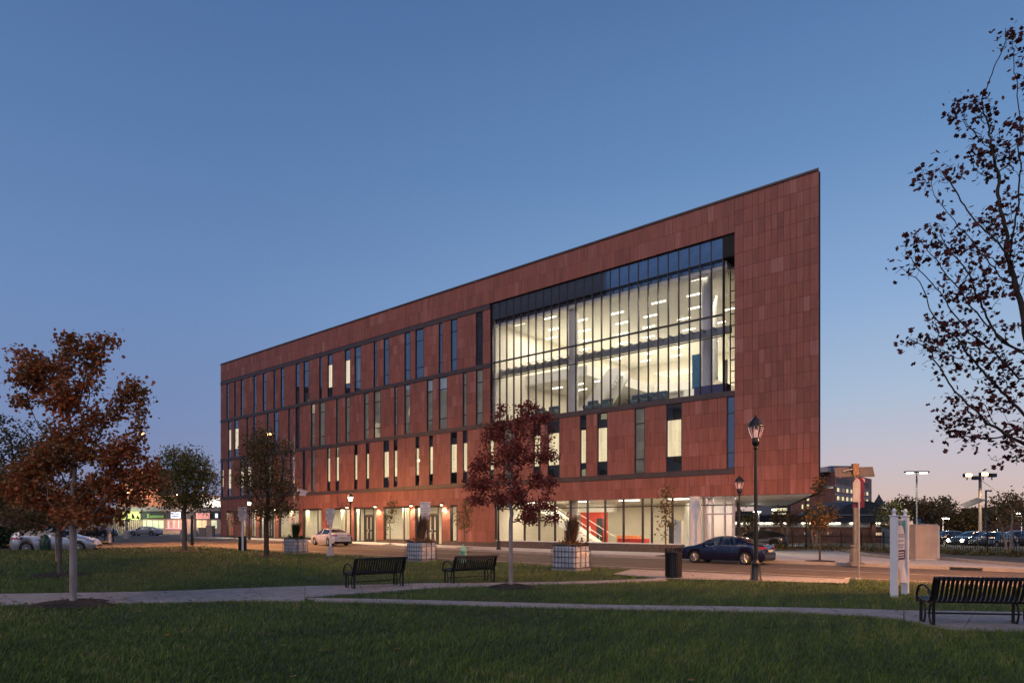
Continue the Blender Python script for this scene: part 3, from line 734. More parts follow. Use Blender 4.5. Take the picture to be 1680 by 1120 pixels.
# ================================================================== GRASS
def inpoly(P, poly):
    x, y = P[:,0], P[:,1]; c = np.zeros(len(P), bool); n = len(poly)
    for i in range(n):
        x0, y0 = poly[i]; x1, y1 = poly[(i+1)%n]
        if y0 == y1: continue
        c ^= ((y0 > y) != (y1 > y)) & (x < (x1-x0)*(y-y0)/(y1-y0)+x0)
    return c
APRON = [tuple(F(s,q).xy) for s, q in ((68.8,NK),(76.8,NK),(77.2,-18.3),(75.0,-18.9),(71.9,-19.9),(69.6,-19.2))]
MULCH = []           # (x, y, r) circles kept bare, filled by the tree builder
def smooth_np(a, b, x):
    t = np.clip((x-a)/(b-a), 0, 1); return t*t*(3-2*t)
def lawn_np(x, y):
    vx, vy = x-P0.x, y-P0.y; s = vx*D.x+vy*D.y; q = vx*N.x+vy*N.y
    base = .12*(1-smooth_np(34,62,s))*smooth_np(16,36,y); t = smooth_np(-27,-17.5,q)
    z = .19-.26*smooth_np(8,58,s)
    return (1-t)*base+t*(z+.03)+.03*np.sin(x*.31+1)*np.sin(y*.23)*smooth_np(10,20,y), s, q
def make_grass(n, y0, y1, hmean, wmean, name, label):
    # density falls with distance
    u = rng.random(n); Y = y0*(y1/y0)**u; X = (rng.random(n)*1.86-.93)*Y
    z, s, q = lawn_np(X, Y); ok = (s > 31.5) & (q < NK-.2)
    P = np.stack([X, Y], 1)
    for poly in paths+[APRON]: ok &= ~inpoly(P, poly)
    for (mx_, my_, mr_) in MULCH:
        ang = np.arctan2(Y-my_, X-mx_); ok &= (X-mx_)**2+(Y-my_)**2 > (mr_*(1+.12*np.sin(3*ang+mx_)+.06*np.sin(7*ang)))**2
    X, Y, z = X[ok], Y[ok], z[ok]; n = len(X)
    patch = .5+.5*np.sin(X*1.3+np.sin(Y*.9)*2)*np.sin(Y*1.1+X*.35)
    clump = np.sin(X*9+Y*3)*np.sin(Y*8-X*2)
    h = hmean*(.45+.75*rng.random(n))*(.8+.35*patch+.12*clump)*(1+np.clip((Y-14)/40,0,.5)); w = wmean*(.6+.8*rng.random(n))*(Y/8)**.62
    a = rng.random(n)*2*np.pi; ca, sa = np.cos(a), np.sin(a)
    la = rng.random(n)*2*np.pi; L = h*(.25+.75*rng.random(n)); lx = np.cos(la)*L+h*.18; ly = np.sin(la)*L
    B = np.stack([X, Y, z+.0], 1); W = np.stack([ca*w/2, sa*w/2, 0*w], 1)
    mid = B+np.stack([lx*.35, ly*.35, h*.6], 1); tip = B+np.stack([lx, ly, h], 1)
    Vv = np.empty((n,5,3)); Vv[:,0] = B-W; Vv[:,1] = B+W; Vv[:,2] = mid+W*.75; Vv[:,3] = mid-W*.75; Vv[:,4] = tip
    i = np.arange(n)[:,None]*5
    tri = np.concatenate([i+np.array([[0,1,2]]), i+np.array([[0,2,3]]), i+np.array([[3,2,4]])], 1).reshape(-1,3)
    tone = np.clip(.5+.28*rng.standard_normal(n)*.6+.34*(patch-.5)+.14*clump+.12*np.sin(X*.42+1.7)*np.sin(Y*.33+.4), 0, 1)
    o = new_obj(name, np_mesh(name, Vv.reshape(-1,3), tri, M['grass'], np.repeat(tone, 3))); tag(o, label, 'grass', kind='stuff')
m, n_, l_, b_ = nmat('grass_blades'); b_.inputs['Roughness'].default_value = .55; b_.inputs['Specular IOR Level'].default_value = .3
at_ = n_.new('ShaderNodeAttribute'); at_.attribute_name = 'tone'; rp_ = n_.new('ShaderNodeValToRGB')
ramp_fill(rp_, [(0,(.022,.038,.007,1)),(.38,(.064,.112,.017,1)),(.70,(.115,.178,.027,1)),(.90,(.19,.19,.045,1)),(1,(.34,.27,.12,1))])
l_.new(at_.outputs['Fac'], rp_.inputs[0]); l_.new(rp_.outputs[0], b_.inputs['Base Color']); M['grass'] = m
# ================================================================== STREET FURNITURE
M.update({
 'lampglass': glass('lamp_glass', (.92,.84,.86), .10), 'globe_on': emis('lit_globe', (1,.80,.56), 9), 'globe_glow': emis('pink_globe_glow', (1,.66,.58), .55, .4, (6,6,1), 2),
 'sodium': emis('sodium_lens', (1,.46,.17), 14), 'galv': mat('galvanised_steel', (.42,.40,.39), .45, .6, .12, 4, dirt=.15), 'whitepaint': mat('white_post_paint', (.74,.74,.76), .5, 0, .04, 2),
 'plastic': mat('translucent_white_plastic', (.50,.53,.60), .45, 0, .18, 2.2, .4, 5, dirt=.25), 'cage': mat('galvanised_cage', (.40,.41,.43), .4, .7, .1), 'cage_d': mat('dark_cage_bar', (.10,.11,.13), .5, .5, .1), 'hydrant': mat('mint_green_paint', (.22,.48,.34), .45, 0, .1, 8),
 'signwhite': mat('sign_white', (.72,.68,.68), .5, 0, .03), 'ink': mat('sign_ink', (.05,.05,.06), .7), 'maroon': mat('maroon_panel', (.085,.008,.035), .45), 'signgrey': mat('grey_sign_panel', (.36,.34,.36), .5),
 'teal': mat('teal_panel', (.03,.22,.22), .5), 'solar': mat('solar_panel_back', (.13,.11,.10), .5, .2, .1), 'polepaint': mat('dull_pole_paint', (.13,.125,.125), .6, 0, .15, 3), 'cabinet': mat('beige_cabinet', (.40,.31,.25), .6, 0, .10, 2, dirt=.12),
 'greybox': mat('grey_cabinet', (.42,.40,.38), .6), 'redink': mat('red_ink', (.5,.03,.03), .5), 'green': mat('dark_green_cover', (.01,.05,.03), .4),
 'tyre': mat('tyre_rubber', (.012,.012,.012), .8), 'rim': mat('alloy_rim', (.55,.54,.53), .3, .85, .05), 'chrome': mat('chrome_trim', (.75,.75,.75), .15, 1, 0),
 'carglass': glass('car_window_glass', (.30,.34,.36), .10), 'headl': mat('headlight_glass', (.70,.70,.72), .12, .4), 'taill': emis('tail_light', (.45,.012,.012), .25), 'plate': mat('number_plate', (.60,.56,.36), .5),
 'seat': mat('car_seat', (.30,.27,.24), .9),
})
def car_paint(name, col, metal=.3, rough=.25):
    m = mat(name, col, rough, metal, .03, 2); b = m.node_tree.nodes['Principled BSDF']; b.inputs['Coat Weight'].default_value = .8; b.inputs['Coat Roughness'].default_value = .05; return m
def ztop(p, q, ytop): return EYE+(860-ytop)*p.y/1120
def light(kind, e, col, parent, loc, size=.15, **kw):
    la = bpy.data.lights.new('lamp_light', kind); la.energy = e; la.color = col; la.shadow_soft_size = size
    for k, v in kw.items(): setattr(la, k, v)
    return new_obj('lamp_light', la, parent, loc)
def post_lamp(p, z0, h, label, lit, group='black acorn post lamps'):
    t = thing('post_lamp', label, 'street lamp', (p.x, p.y, z0), group=group)
    MB().lathe([(.20,0),(.20,.05),(.165,.09),(.155,.42),(.13,.50),(.15,.53),(.15,.57),(.09,.62),(.075,.66)], 12).build('base', M['blackg'], t)
    MB().lathe([(.068,.64),(.052,h-1.12),(.052,h-1.10),(.085,h-1.08),(.085,h-1.05),(.06,h-1.0)], 12).build('pole', M['blackg'], t)
    MB().lathe([(.06,h-1.0),(.10,h-.95),(.13,h-.90),(.13,h-.80),(.10,h-.76),(.12,h-.74)], 14).build('fitter', M['blackg'], t)
    g = MB().lathe([(.12,h-.74),(.19,h-.55),(.225,h-.40),(.22,h-.36)], 16).build('globe', M['lampglass'] if not lit else M['globe_on'], t)
    if not lit:
        MB().lathe([(.02,h-.74),(.055,h-.70),(.06,h-.52),(.03,h-.47),(.005,h-.46)], 12).build('bulb', M['globe_glow'], g)  # pinkish reflection of unlit glass put in as faint glow on bulb and ribs
        for k in range(12):
            a = k*math.pi/6; MB().tube([(.125*math.cos(a),.125*math.sin(a),h-.73),(.195*math.cos(a),.195*math.sin(a),h-.55),(.228*math.cos(a),.228*math.sin(a),h-.40)], .006, 4).build('rib', M['globe_glow'], g)
    MB().lathe([(.26,h-.385),(.265,h-.35),(.235,h-.33),(.20,h-.24),(.12,h-.14),(.055,h-.10),(.035,h-.04),(.02,h-.03),(.03,h-.015),(.012,h)], 16).build('cap', M['blackg'], t)
    if lit: light('POINT', 420, (1,.74,.48), t, (0,0,h-.55), .2)
    else: light('POINT', 7, (1,.66,.6), t, (0,0,h-.85), .1)  # faint pink light added beneath the globe of lamps marked unlit
    return t
p = onray(1240, -18.7); z0 = lawn(p.x, p.y)+.0; post_lamp(p, z0, ztop(p,0,680)-z0, 'near black acorn post lamp with a clear pinkish globe, between litter bin and transit sign', False)
for px, yt, lb, lit in ((1213, 779, 'black acorn post lamp behind the dark blue sedan by the open building corner', False), (575, 808, 'lit black acorn post lamp standing behind the white sedan', True),
                        (409, 817, 'lit black acorn post lamp at the far left of the building front', True), (818, 812, 'black acorn post lamp mostly hidden behind the red-leaved street tree', False)):
    p = onray(px, -3.7); s_ = inv(p.x, p.y)[0]; z0 = zs(s_); post_lamp(p, z0, ztop(p,0,yt)-z0, lb, lit)
def cobra(p, z0, h, dirv, L, label, e, spread=125, aim=(0,0,-1)):
    t = thing('cobra_street_light', label, 'street light', (p.x, p.y, z0), math.atan2(dirv.y, dirv.x), group='sodium cobra-head street lights')
    tilt = (0, R(0), 0)
    MB().lathe([(.20,0),(.20,.06),(.14,.1),(.14,.7),(.10,.75)], 10).build('base', M['galv'], t)
    MB().lathe([(.10,.7),(.065,h-.3),(.06,h)], 10).build('pole', M['galv'], t)
    MB().tube([(0,0,h-.9),(L*.3,0,h-.35),(L*.7,0,h+.05),(L-.3,0,h+.12)], [.04,.035,.03,.03], 7).build('arm', M['galv'], t)
    hd = MB().prism([(L-.38,h+.08),(L-.30,h+.20),(L+.05,h+.20),(L+.34,h+.12),(L+.34,h+.07)], 'y', -.13, .13).build('lamp_head', M['galv'], t)
    MB().lathe([(.04,h-.16),(.15,h-.10),(.19,h-.0),(.16,h+.07)], 14, (L+.05,0,0)).build('lens', M['sodium'], hd)
    light('SPOT', e, (1,.42,.13), t, (L+.05, 0, h-.12), .12, spot_size=R(spread), spot_blend=.8).rotation_euler = (Matrix.Rotation(-t.rotation_euler.z,3,'Z') @ Vector(aim)).to_track_quat('-Z','Y').to_euler()
    return t
p = onray(483, -3.9); cobra(p, zs(inv(p.x,p.y)[0]), ztop(p,0,716)-zs(20), -N, 2.6, 'lit orange cobra-head street light on a tall pole in front of the red building', 48000, 122, D*12-N*6-Vector((0,0,10)))
p = onray(180, -18.4); cobra(p, .19, ztop(p,0,707)-.19, Vector((.85,.5,0)), 2.4, 'lit orange cobra-head street light rising behind the orange maple', 36000, 126, D*5+N*4-Vector((0,0,9)))
p = F(84, -18.2); cobra(p, 0, 9.2, N, 2.4, 'orange cobra-head street light beside the road beyond the right edge', 56000, 104, -D*8.5+N*3.0-Vector((0,0,9)))
p = F(66, -3.4-14.2); 
# white-headed far street light and utility pole with a solar panel on the first pole
p = onray(483, -3.9); sp = thing('pole_solar_panel', 'slanted white solar panel bracketed on the tall street light pole before the building', 'solar panel', (p.x, p.y, ztop(p,0,806)))
MB().tube([(0.1,0,-.3),(.9,-.2,-.1)], .03, 6).build('bracket', M['galv'], sp)
mb = MB().bbox(-.5,.5,-.42,.42,-.025,.025,.008); mb.xf(Matrix.Translation((.75,-.2,-.1)) @ Matrix.Rotation(R(14),4,'Y') @ Matrix.Rotation(R(42),4,'X')); mb.build('panel', M['signgrey'], sp)
# ------------------------------------------------------------------ benches
def slat_mesh():
    prof = [(.50,.37),(.525,.40),(.515,.435),(.47,.455),(.30,.425),(.12,.405),(.03,.415),(-.02,.46),(-.06,.56),(-.12,.74),(-.15,.82),(-.185,.85),(-.225,.845),(-.235,.81)]
    mb = MB(); t = .010; n = len(prof); w = .025; vs = []
    for i, (y, z) in enumerate(prof):
        a = prof[max(0,i-1)]; b = prof[min(n-1,i+1)]; d = Vector((b[0]-a[0], b[1]-a[1])).normalized(); nx, nz = -d.y*t/2, d.x*t/2
        vs += [(-w,y+nx,z+nz),(w,y+nx,z+nz),(w,y-nx,z-nz),(-w,y-nx,z-nz)]
    fs = [(i*4+k, i*4+(k+1)%4, i*4+4+(k+1)%4, i*4+4+k) for i in range(n-1) for k in range(4)]+[(3,2,1,0),(n*4-4,n*4-3,n*4-2,n*4-1)]
    mb.add(vs, fs); return mb.mesh('slat', M['blackg'])
def arc(cy, cz, r, a0, a1, n=9, ry=1): return [(0, cy+r*ry*math.cos(R(a0+(a1-a0)*k/n)), cz+r*math.sin(R(a0+(a1-a0)*k/n))) for k in range(n+1)]
SLAT = None
def make_bench(L=1.62):
    global SLAT
    t = thing('bench', '', 'bench'); SLAT = slat_mesh(); n = 22
    for k in range(n): new_obj('slat', SLAT, t, (-L/2+.03+(L-.06)*k/(n-1), 0, 0))
    for x in (-L/2+.06, L/2-.06):
        f = MB(); f.tube([(x,.44,0),(x,.44,.40)], .029, 6); f.tube([(x,-.04,0),(x,-.04,.45),(x,-.10,.62),(x,-.17,.82)], .029, 6)
        f.tube([(x,.44,.40),(x,-.03,.385)], .02, 6)
        for pts in (arc(.40,.19,.20,-85,85,8,-.62), arc(0,.19,.20,-85,85,8,.62)): f.tube([(x,a[1],a[2]) for a in pts], .019, 6)
        f.build('end_frame', M['blackg'], t)
    for x in (-L/2-.0, 0, L/2+.0):
        MB().tube([(x,.45,.36),(x,.47,.46),(x,.44,.57),(x,.36,.655),(x,.24,.69),(x,.12,.675),(x,.02,.62),(x,-.05,.55),(x,-.07,.50)], .021, 7).build('armrest', M['blackg'], t)
    MB().tube([(-L/2+.06,.20,.19),(L/2-.06,.20,.19)], .017, 6).build('stretcher', M['blackg'], t)
    for y, z in ((.47,.435),(.10,.395),(-.15,.80)): MB().tube([(-L/2+.02,y,z),(L/2-.02,y,z)], .017, 6).build('rail', M['blackg'], t)
    return t
bench0 = make_bench()
def put_bench(o, pl, pr, label, dz=0):     # world positions of the two rear leg feet
    c_ = (pl+pr)/2; d = (pr-pl); o.rotation_euler = (0,0,math.atan2(d.y, d.x)); o.location = (c_.x, c_.y, lawn(c_.x, c_.y)+dz)
    o['label'] = label; o['group'] = 'black steel strap benches along the path'
put_bench(bench0, at(575.5,967.5), at(664,961.5), 'black slatted steel bench seen from behind, left one of the pair beside the path fork')
b2 = copy_tree(bench0); put_bench(b2, at(738.5,957.5), at(814,952.5), 'black slatted steel bench nearest the red-leaved street tree')
b3 = copy_tree(bench0); put_bench(b3, at(1533,1027), at(1684,1030), 'near black slatted steel bench on the paved pad at the right edge', .02)
# ------------------------------------------------------------------ litter bins
def bin_(p, z0, h, r, label):
    t = thing('litter_bin', label, 'litter bin', (p.x, p.y, z0), group='black slatted litter bins')
    MB().lathe([(r*.86,.04),(r*.86,h*.86),(r*.80,h*.86)], 20).build('liner', M['black'], t)
    MB().lathe([(r*.92,0),(r*.95,.05),(r*.92,.06)], 20).build('base_ring', M['blackg'], t)
    me = MB().box(-.016,.016,r*.93,r*.96,.05,h*.80).mesh('slat', M['blackg']); tp = MB()
    tp.add([(-.016,r*.93,h*.80),(.016,r*.93,h*.80),(.016,r*.96,h*.80),(-.016,r*.96,h*.80),(-.016,r*1.03,h),(.016,r*1.03,h),(.016,r*1.06,h),(-.016,r*1.06,h)], [(0,1,5,4),(1,2,6,5),(2,3,7,6),(3,0,4,7),(4,5,6,7)])
    m2 = tp.mesh('slat_tip', M['blackg']); n = 30
    for k in range(n):
        o = new_obj('slat', me, t); o.rotation_euler = (0,0,2*math.pi*k/n); o2 = new_obj('slat_tip', m2, o)
    MB().tube([(r*.98*math.cos(a*math.pi/12), r*.98*math.sin(a*math.pi/12), h*.80) for a in range(25)], .012, 5).build('ring', M['blackg'], t)
    return t
p = onray(1105, -19.2); bin_(p, lawn(p.x,p.y)+.02, 1.0, .29, 'large black slatted litter bin beside the path end near the dark blue sedan')
p = onray(398, -17.6); bin_(p, lawn(p.x,p.y), .92, .27, 'small distant black litter bin at the kerb beneath the leftmost parking sign')
# ------------------------------------------------------------------ hydrant
p = onray(760, -17.6); t = thing('fire_hydrant', 'mint green fire hydrant standing at the lawn edge above the middle bench', 'fire hydrant', (p.x, p.y, lawn(p.x,p.y)-.03))
hh = (ztop(p,0,891.5)-lawn(p.x,p.y))
MB().lathe([(.19,0),(.19,.05),(.13,.06),(.125,hh*.62),(.16,hh*.64),(.16,hh*.69),(.14,hh*.70),(.125,hh*.82),(.07,hh*.92),(.03,hh*.94),(.03,hh)], 14).build('barrel', M['hydrant'], t)
for a in (0, 2.1, 4.2): MB().tube([(0,0,hh*.52),(.20*math.cos(a-.9),.20*math.sin(a-.9),hh*.52),(.205*math.cos(a-.9),.205*math.sin(a-.9),hh*.52)], [.06,.06,.075], 8).build('outlet', M['hydrant'], t)
# ------------------------------------------------------------------ tote planters
def planter(pxc, q, label, h):
    p = onray(pxc, q); s_, q_ = inv(p.x, p.y); z0 = lawn(p.x, p.y)-.02
    t = thing('tote_planter', label, 'planter', (p.x, p.y, z0), ANG, group='white caged tote planters along the kerb')
    W, Dp = 1.18, 1.0           # corner nearest the camera is the local origin; x to the left is -W
    b = MB().bbox(-W+.03,-.03,.03,Dp-.03,.12,h-.05,.06)
    for k in range(6): b.bbox(-W+.10+k*.175,-W+.20+k*.175,.018,.06,.2,h-.12,.008)
    for k in range(5): b.bbox(-.06,-.018,.10+k*.17,.20+k*.17,.2,h*.36,.008)
    b.build('tank', M['plastic'], t)
    MB().bbox(-.04,-.012,.12,Dp-.12,h*.50,h*.72,.008).build('label_plate', M['signwhite'], t)
    ch = new_obj('tank_lettering', text_mesh('TOTES', .17, M['galv'], .004), t, (-.010, Dp/2, h*.61)); ch.rotation_euler = (R(90), 0, R(90))
    c = MB(); zz = [.14, .14+(h-.2)*.25, .14+(h-.2)*.5, .14+(h-.2)*.75, h]
    for z in zz: c.tube([(-W,0,z),(0,0,z),(0,Dp,z),(-W,Dp,z),(-W,0,z)], .014, 5)
    for k in range(8): c.tube([(-W+W*k/7,-.005,.12),(-W+W*k/7,-.005,h)], .010, 5)
    for k in range(4): c.tube([(.005,Dp*k/3,.12),(.005,Dp*k/3,h)], .013, 5)
    c.build('cage', M['cage_d'], t)
    MB().bbox(-W,0,0,Dp,.0,.12,.01).build('pallet', M['galv'], t)
    MB().box(-W+.06,-.06,.06,Dp-.06,h-.12,h-.04).build('soil', M['soil'], t)
    return t, z0+h, p
pl1 = planter(481, -18.0, 'white caged tote planter with a dark green bush, farthest left of the three', .98)
pl2 = planter(691, -18.4, 'white caged tote planter with lettering on its side, behind the two paired benches', 1.02)
pl3 = planter(944.5, -18.9, 'largest-looking white caged tote planter, just right of the red-leaved street tree', 1.06)
# ------------------------------------------------------------------ parking signs
LINES = ['PARKING', 'FOR', 'UNIVERSITY', 'VEHICLES', 'ONLY']
def parking_sign(px, q, ytop, ybot, label, wide=False, base=False):
    p = onray(px, q); z0 = lawn(p.x, p.y); zt = ztop(p,0,ytop); h = zt-z0
    t = thing('parking_sign', label, 'parking sign', (p.x, p.y, z0-.05), R(-8), group='white university parking signs on posts')
    w = (17 if wide else 15)*p.y/1120; hb = (ybot-ytop)*p.y/1120; hm = hb*.72
    MB().box(-.05,.05,-.03,.05,.0,h).build('post', M['whitepaint'], t)
    if base: MB().add([(-.27,-.2,0),(.27,-.2,0),(.27,.25,0),(-.27,.25,0),(-.10,-.08,.62),(.10,-.08,.62),(.10,.10,.62),(-.10,.10,.62)], [(0,1,5,4),(1,2,6,5),(2,3,7,6),(3,0,4,7),(4,5,6,7)]) 
    if base:
        mb = MB(); mb.add([(-.19,-.17,0),(.19,-.17,0),(.19,.2,0),(-.19,.2,0),(-.10,-.08,.60),(.10,-.08,.60),(.10,.10,.60),(-.10,.10,.60)], [(0,1,5,4),(1,2,6,5),(2,3,7,6),(3,0,4,7),(4,5,6,7)]); mb.build('base', M['signgrey'], t)
    b = MB().bbox(-w/2,w/2,-.06,-.045,h-hm,h,.004).build('sign_plate', M['signwhite'], t)
    for k, tx in enumerate(LINES):
        o = new_obj('lettering', text_mesh(tx, hm/5.6, M['ink'], .001), b, (0,-.0625,h-hm*(.13+.185*k))); o.rotation_euler = (R(90),0,0)
    c = MB().bbox(-w*.36,w*.36,-.06,-.045,h-hb,h-hm-.02,.004).build('time_plate', M['signwhite'], t)
    for k in range(2): MB().box(-w*.18,w*.18,-.063,-.0605,h-hb+.05+k*.08,h-hb+.07+k*.08).build('lettering', M['redink'], c)
parking_sign(698, -17.7, 821.5, 851, 'white parking sign standing behind the lettered tote planter', True)
parking_sign(542, -17.6, 832.5, 859, 'white parking sign on a broad-based post just left of the white sedan', base=True)
parking_sign(398, -18.2, 829.5, 853, 'white parking sign at the far left, above the distant litter bin')
# no parking sign left
p = onray(481, -4.4); t = thing('no_parking_sign', 'small round-symbol no parking sign on a thin post at the far pavement', 'traffic sign', (p.x, p.y, zs(20)))
zt = ztop(p,0,846)-zs(20); MB().tube([(0,0,0),(0,0,zt+.1)], .03, 6).build('post', M['galv'], t); MB().bbox(-.24,.24,-.05,-.035,zt-.75,zt,.01).build('sign_plate', M['signwhite'], t)
MB().tube([(.16*math.cos(a*math.pi/8),-.058,zt-.35+.16*math.sin(a*math.pi/8)) for a in range(17)], .022, 5).build('red_ring', M['redink'], t); MB().tube([(-.11,-.058,zt-.24),(.11,-.058,zt-.46)], .02, 5).build('red_slash', M['redink'], t)
# ------------------------------------------------------------------ two-post white sign
a_, b_ = at(1467,978), at(1485,973.5); a_.z = lawn(a_.x,a_.y)-.03; d_ = (b_-a_); d_.z = 0; Ls = d_.length
t = thing('two_post_sign', 'white two-post information sign with teal header and maroon panel, seen nearly edge-on', 'sign', a_, math.atan2(d_.y, d_.x))
for x in (0, Ls):
    pz = ztop(a_,0,846.5)-a_.z; pw = MB().bbox(x-.075,x+.075,-.075,.075,0,pz,.006).build('post', M['whitepaint'], t)
    MB().bbox(x-.095,x+.095,-.095,.095,pz,pz+.03,.006).build('post_cap', M['whitepaint'], pw); MB().lathe([(.05,0),(.03,.03),(.035,.05),(.055,.085),(.055,.11),(.03,.145),(.008,.17)], 12, (x,0,pz+.03)).build('finial', M['whitepaint'], pw)
pb = MB().bbox(.09,Ls-.09,-.02,.02,.78,1.93,.004).build('board', M['signwhite'], t)
MB().prism([(.10,1.90),(.10,1.70),(.30,1.77),(Ls/2,1.79),(Ls-.30,1.77),(Ls-.10,1.55),(Ls-.10,1.90)], 'y', -.026, -.021).build('header', M['teal'], pb)
o = new_obj('lettering', text_mesh('CAC', .11, M['signwhite'], .002), pb, (Ls/2,-.028,1.84)); o.rotation_euler = (R(90),0,0)
for k, (z, ww) in enumerate(((1.55,.55),(1.50,.62),(1.40,.5),(1.30,.6),(1.24,.4))): MB().box(Ls/2-ww/2,Ls/2+ww/2,-.026,-.021,z-.014,z+.014).build('lettering', M['signgrey'], pb)
mp_ = MB().box(.11,Ls-.11,-.028,-.021,.93,1.17).build('maroon_field', M['maroon'], pb)
for z in (.99,1.05,1.11): MB().box(.22,Ls-.22,-.032,-.0285,z-.014,z+.010).build('lettering', M['signwhite'], mp_)
pp = MB(); n_ = 6
pv_ = [(.12+.62*i/n_, -.05-.03*math.sin(i*.9+j*.5)-.006*j, .84-.09*j-.05*i/n_) for j in range(6) for i in range(n_+1)]
pp.add(pv_, [(j*(n_+1)+i, j*(n_+1)+i+1, (j+1)*(n_+1)+i+1, (j+1)*(n_+1)+i) for j in range(5) for i in range(n_)], True); pp.build('loose_poster', M['signwhite'], t)
# ------------------------------------------------------------------ transit sign and the solar pole behind it
p = at(1408.5, 951); p.z = lawn(p.x, p.y)+.02
t = thing('transit_stop_sign', 'grey and maroon rounded transit stop sign on a thin steel pole at the kerb', 'bus stop sign', p, R(-12))
zt = ztop(p,0,783)-p.z; zb_ = ztop(p,0,832)-p.z
MB().tube([(0,0,0),(0,0,zt-.2)], .035, 10).build('pole', M['galv'], t)
MB().bbox(-.13,.13,-.09,.09,0,.05,.01).build('base_plate', M['galv'], t)
for x in (-.10,.10): MB().lathe([(.02,.05),(.02,.13)], 6, (x,0,0)).build('bolt', M['galv'], t)
out = [(-.19+.38*0,zb_)]
prof = [(.17,zb_),(.17,zt-.16),(.14,zt-.07),(.07,zt-.01),(0,zt),(-.07,zt-.01),(-.14,zt-.07),(-.17,zt-.16),(-.17,zb_)]
MB().prism([(x*1.0,z) for x, z in prof], 'y', -.01, .04).build('maroon_plate', M['maroon'], t)
gp = MB().prism([(-.172,zb_+.17),(.045,zb_+.17),(.045,zt-.14),(.0,zt-.05),(-.05,zt-.02),(-.11,zt-.06),(-.172,zt-.18)][::-1], 'y', -.035, -.012).build('timetable_panel', M['signgrey'], t)
for k in range(6): MB().box(-.13,-.02+.01*(k%3),-.038,-.0355,zt-.36-k*.065,zt-.345-k*.065).build('lettering', M['signwhite'], gp)
p = onray(1403, -5.9); p.z = zs(74); p = Vector((p.x, p.y, p.z))
t = thing('solar_pole', 'tan pole with flared base carrying two tilted solar panels above the transit sign', 'solar pole', p)
zt = ztop(p,0,762)-p.z
MB().lathe([(.42,0),(.42,.05),(.27,.10),(.21,.75),(.24,.78),(.24,.84),(.16,.88)], 8, sm=False).build('base', M['polepaint'], t)
MB().lathe([(.095,.85),(.075,zt-.3)], 12).build('pole', M['polepaint'], t)
MB().bbox(-.14,.14,-.12,.12,zt-.5,zt+.05,.02).build('controller_box', mat('rusty_box', (.22,.14,.09), .7, .2, .4, 5), t)
for sx in (-1, 1):
    mb = MB(); mb.bbox(-.38,.38,-.30,.30,-.02,.02,.006); mb.xf(Matrix.Translation((sx*.44,.1-.1*sx,zt-.33)) @ Matrix.Rotation(R(-14),4,'Z') @ Matrix.Rotation(R(52),4,'X'))
    o = mb.build('solar_panel', M['solar'], t)
    MB().tube([(sx*.1,0,zt-.2),(sx*.5,.1,zt-.3)], .025, 6).build('bracket', M['galv'], t)
# ------------------------------------------------------------------ utility cabinets
p = at(1502, 918.5, zs(75)); t = thing('utility_cabinet', 'tall beige utility cabinet standing on the far pavement right of the white sign', 'utility cabinet', p, R(-9))
w = 1.04; h = ztop(p,0,861)-p.z; MB().bbox(0,w,0,.75,.08,h,.012).build('body', M['cabinet'], t); MB().bbox(-.03,w+.03,-.03,.78,h,h+.04,.008).build('lid', M['greybox'], t); MB().bbox(.02,w-.02,.02,.73,0,.08,.005).build('plinth', M['conc'], t)
for x in (.30,.62): MB().box(x-.004,x+.004,-.004,.002,.12,h-.04).build('door_seam', M['greybox'], t)
MB().bbox(w+.0,w+.14,.08,.60,.10,h-.02,.01).build('side_door', M['greybox'], t)
p = at(1487, 914, zs(75)); t = thing('low_cabinet', 'low brown utility box tucked behind the tall beige cabinet', 'utility box', p); MB().bbox(0,.55,0,.4,.05,.92,.01).build('body', M['cabinet'], t); MB().bbox(-.02,.57,-.02,.42,.92,.96,.01).build('lid', M['greybox'], t)
MB().tube([(.50,-.06,0),(.50,-.06,1.0)], .025, 6).build('conduit', M['galv'], t)
p = at(74, 903, .1); p = p*1.0; t = thing('covered_bin', 'dark green rounded bin cover standing in front of the silver hatchback', 'bin', (p.x, p.y, lawn(p.x,p.y)))
MB().lathe([(.26,0),(.30,.3),(.29,.62),(.20,.85),(.07,.98),(.02,1.0)], 12).build('cover', M['green'], t); MB().bbox(-.16,.16,-.32,-.28,.25,.5,.02).build('flap', M['green'], t)
# ================================================================== VEHICLES
def pw(pts, x):
    if x <= pts[0][0]: return pts[0][1]
    for a, b in zip(pts, pts[1:]):
        if x <= b[0]:
            t = (x-a[0])/(b[0]-a[0]); return a[1]+(b[1]-a[1])*t
    return pts[-1][1]
SEDAN = dict(top=[(-2.42,.62),(-2.38,.88),(-2.28,1.03),(-1.85,1.09),(-1.60,1.16),(-1.20,1.33),(-.80,1.43),(-.35,1.475),(.10,1.47),(.40,1.42),(.75,1.27),(1.15,1.07),(1.35,1.0),(1.80,.93),(2.15,.82),(2.33,.70),(2.42,.52)],
    belt=[(-2.42,.60),(-2.3,.93),(-1.8,1.02),(-.5,.98),(.8,.93),(1.2,.90),(1.9,.82),(2.3,.66),(2.42,.48)],
    side=(-1.45,1.02), rear=(-1.72,-.92), front=(.46,1.22), pill=(-.05,), wheels=(-1.42,1.40))
HATCH = dict(top=[(-2.18,.60),(-2.15,.92),(-2.08,1.12),(-1.95,1.22),(-1.70,1.37),(-1.40,1.43),(-.70,1.49),(-.1,1.50),(.25,1.46),(.55,1.34),(.95,1.12),(1.15,1.03),(1.6,.95),(1.95,.82),(2.12,.68),(2.2,.52)],
    belt=[(-2.18,.58),(-2.1,1.08),(-1.6,1.08),(-.5,1.0),(.6,.93),(1.05,.90),(1.7,.82),(2.1,.66),(2.2,.48)],
    side=(-1.62,.86), rear=(-2.05,-1.62), front=(.32,1.02), pill=(-.15,), wheels=(-1.30,1.33))
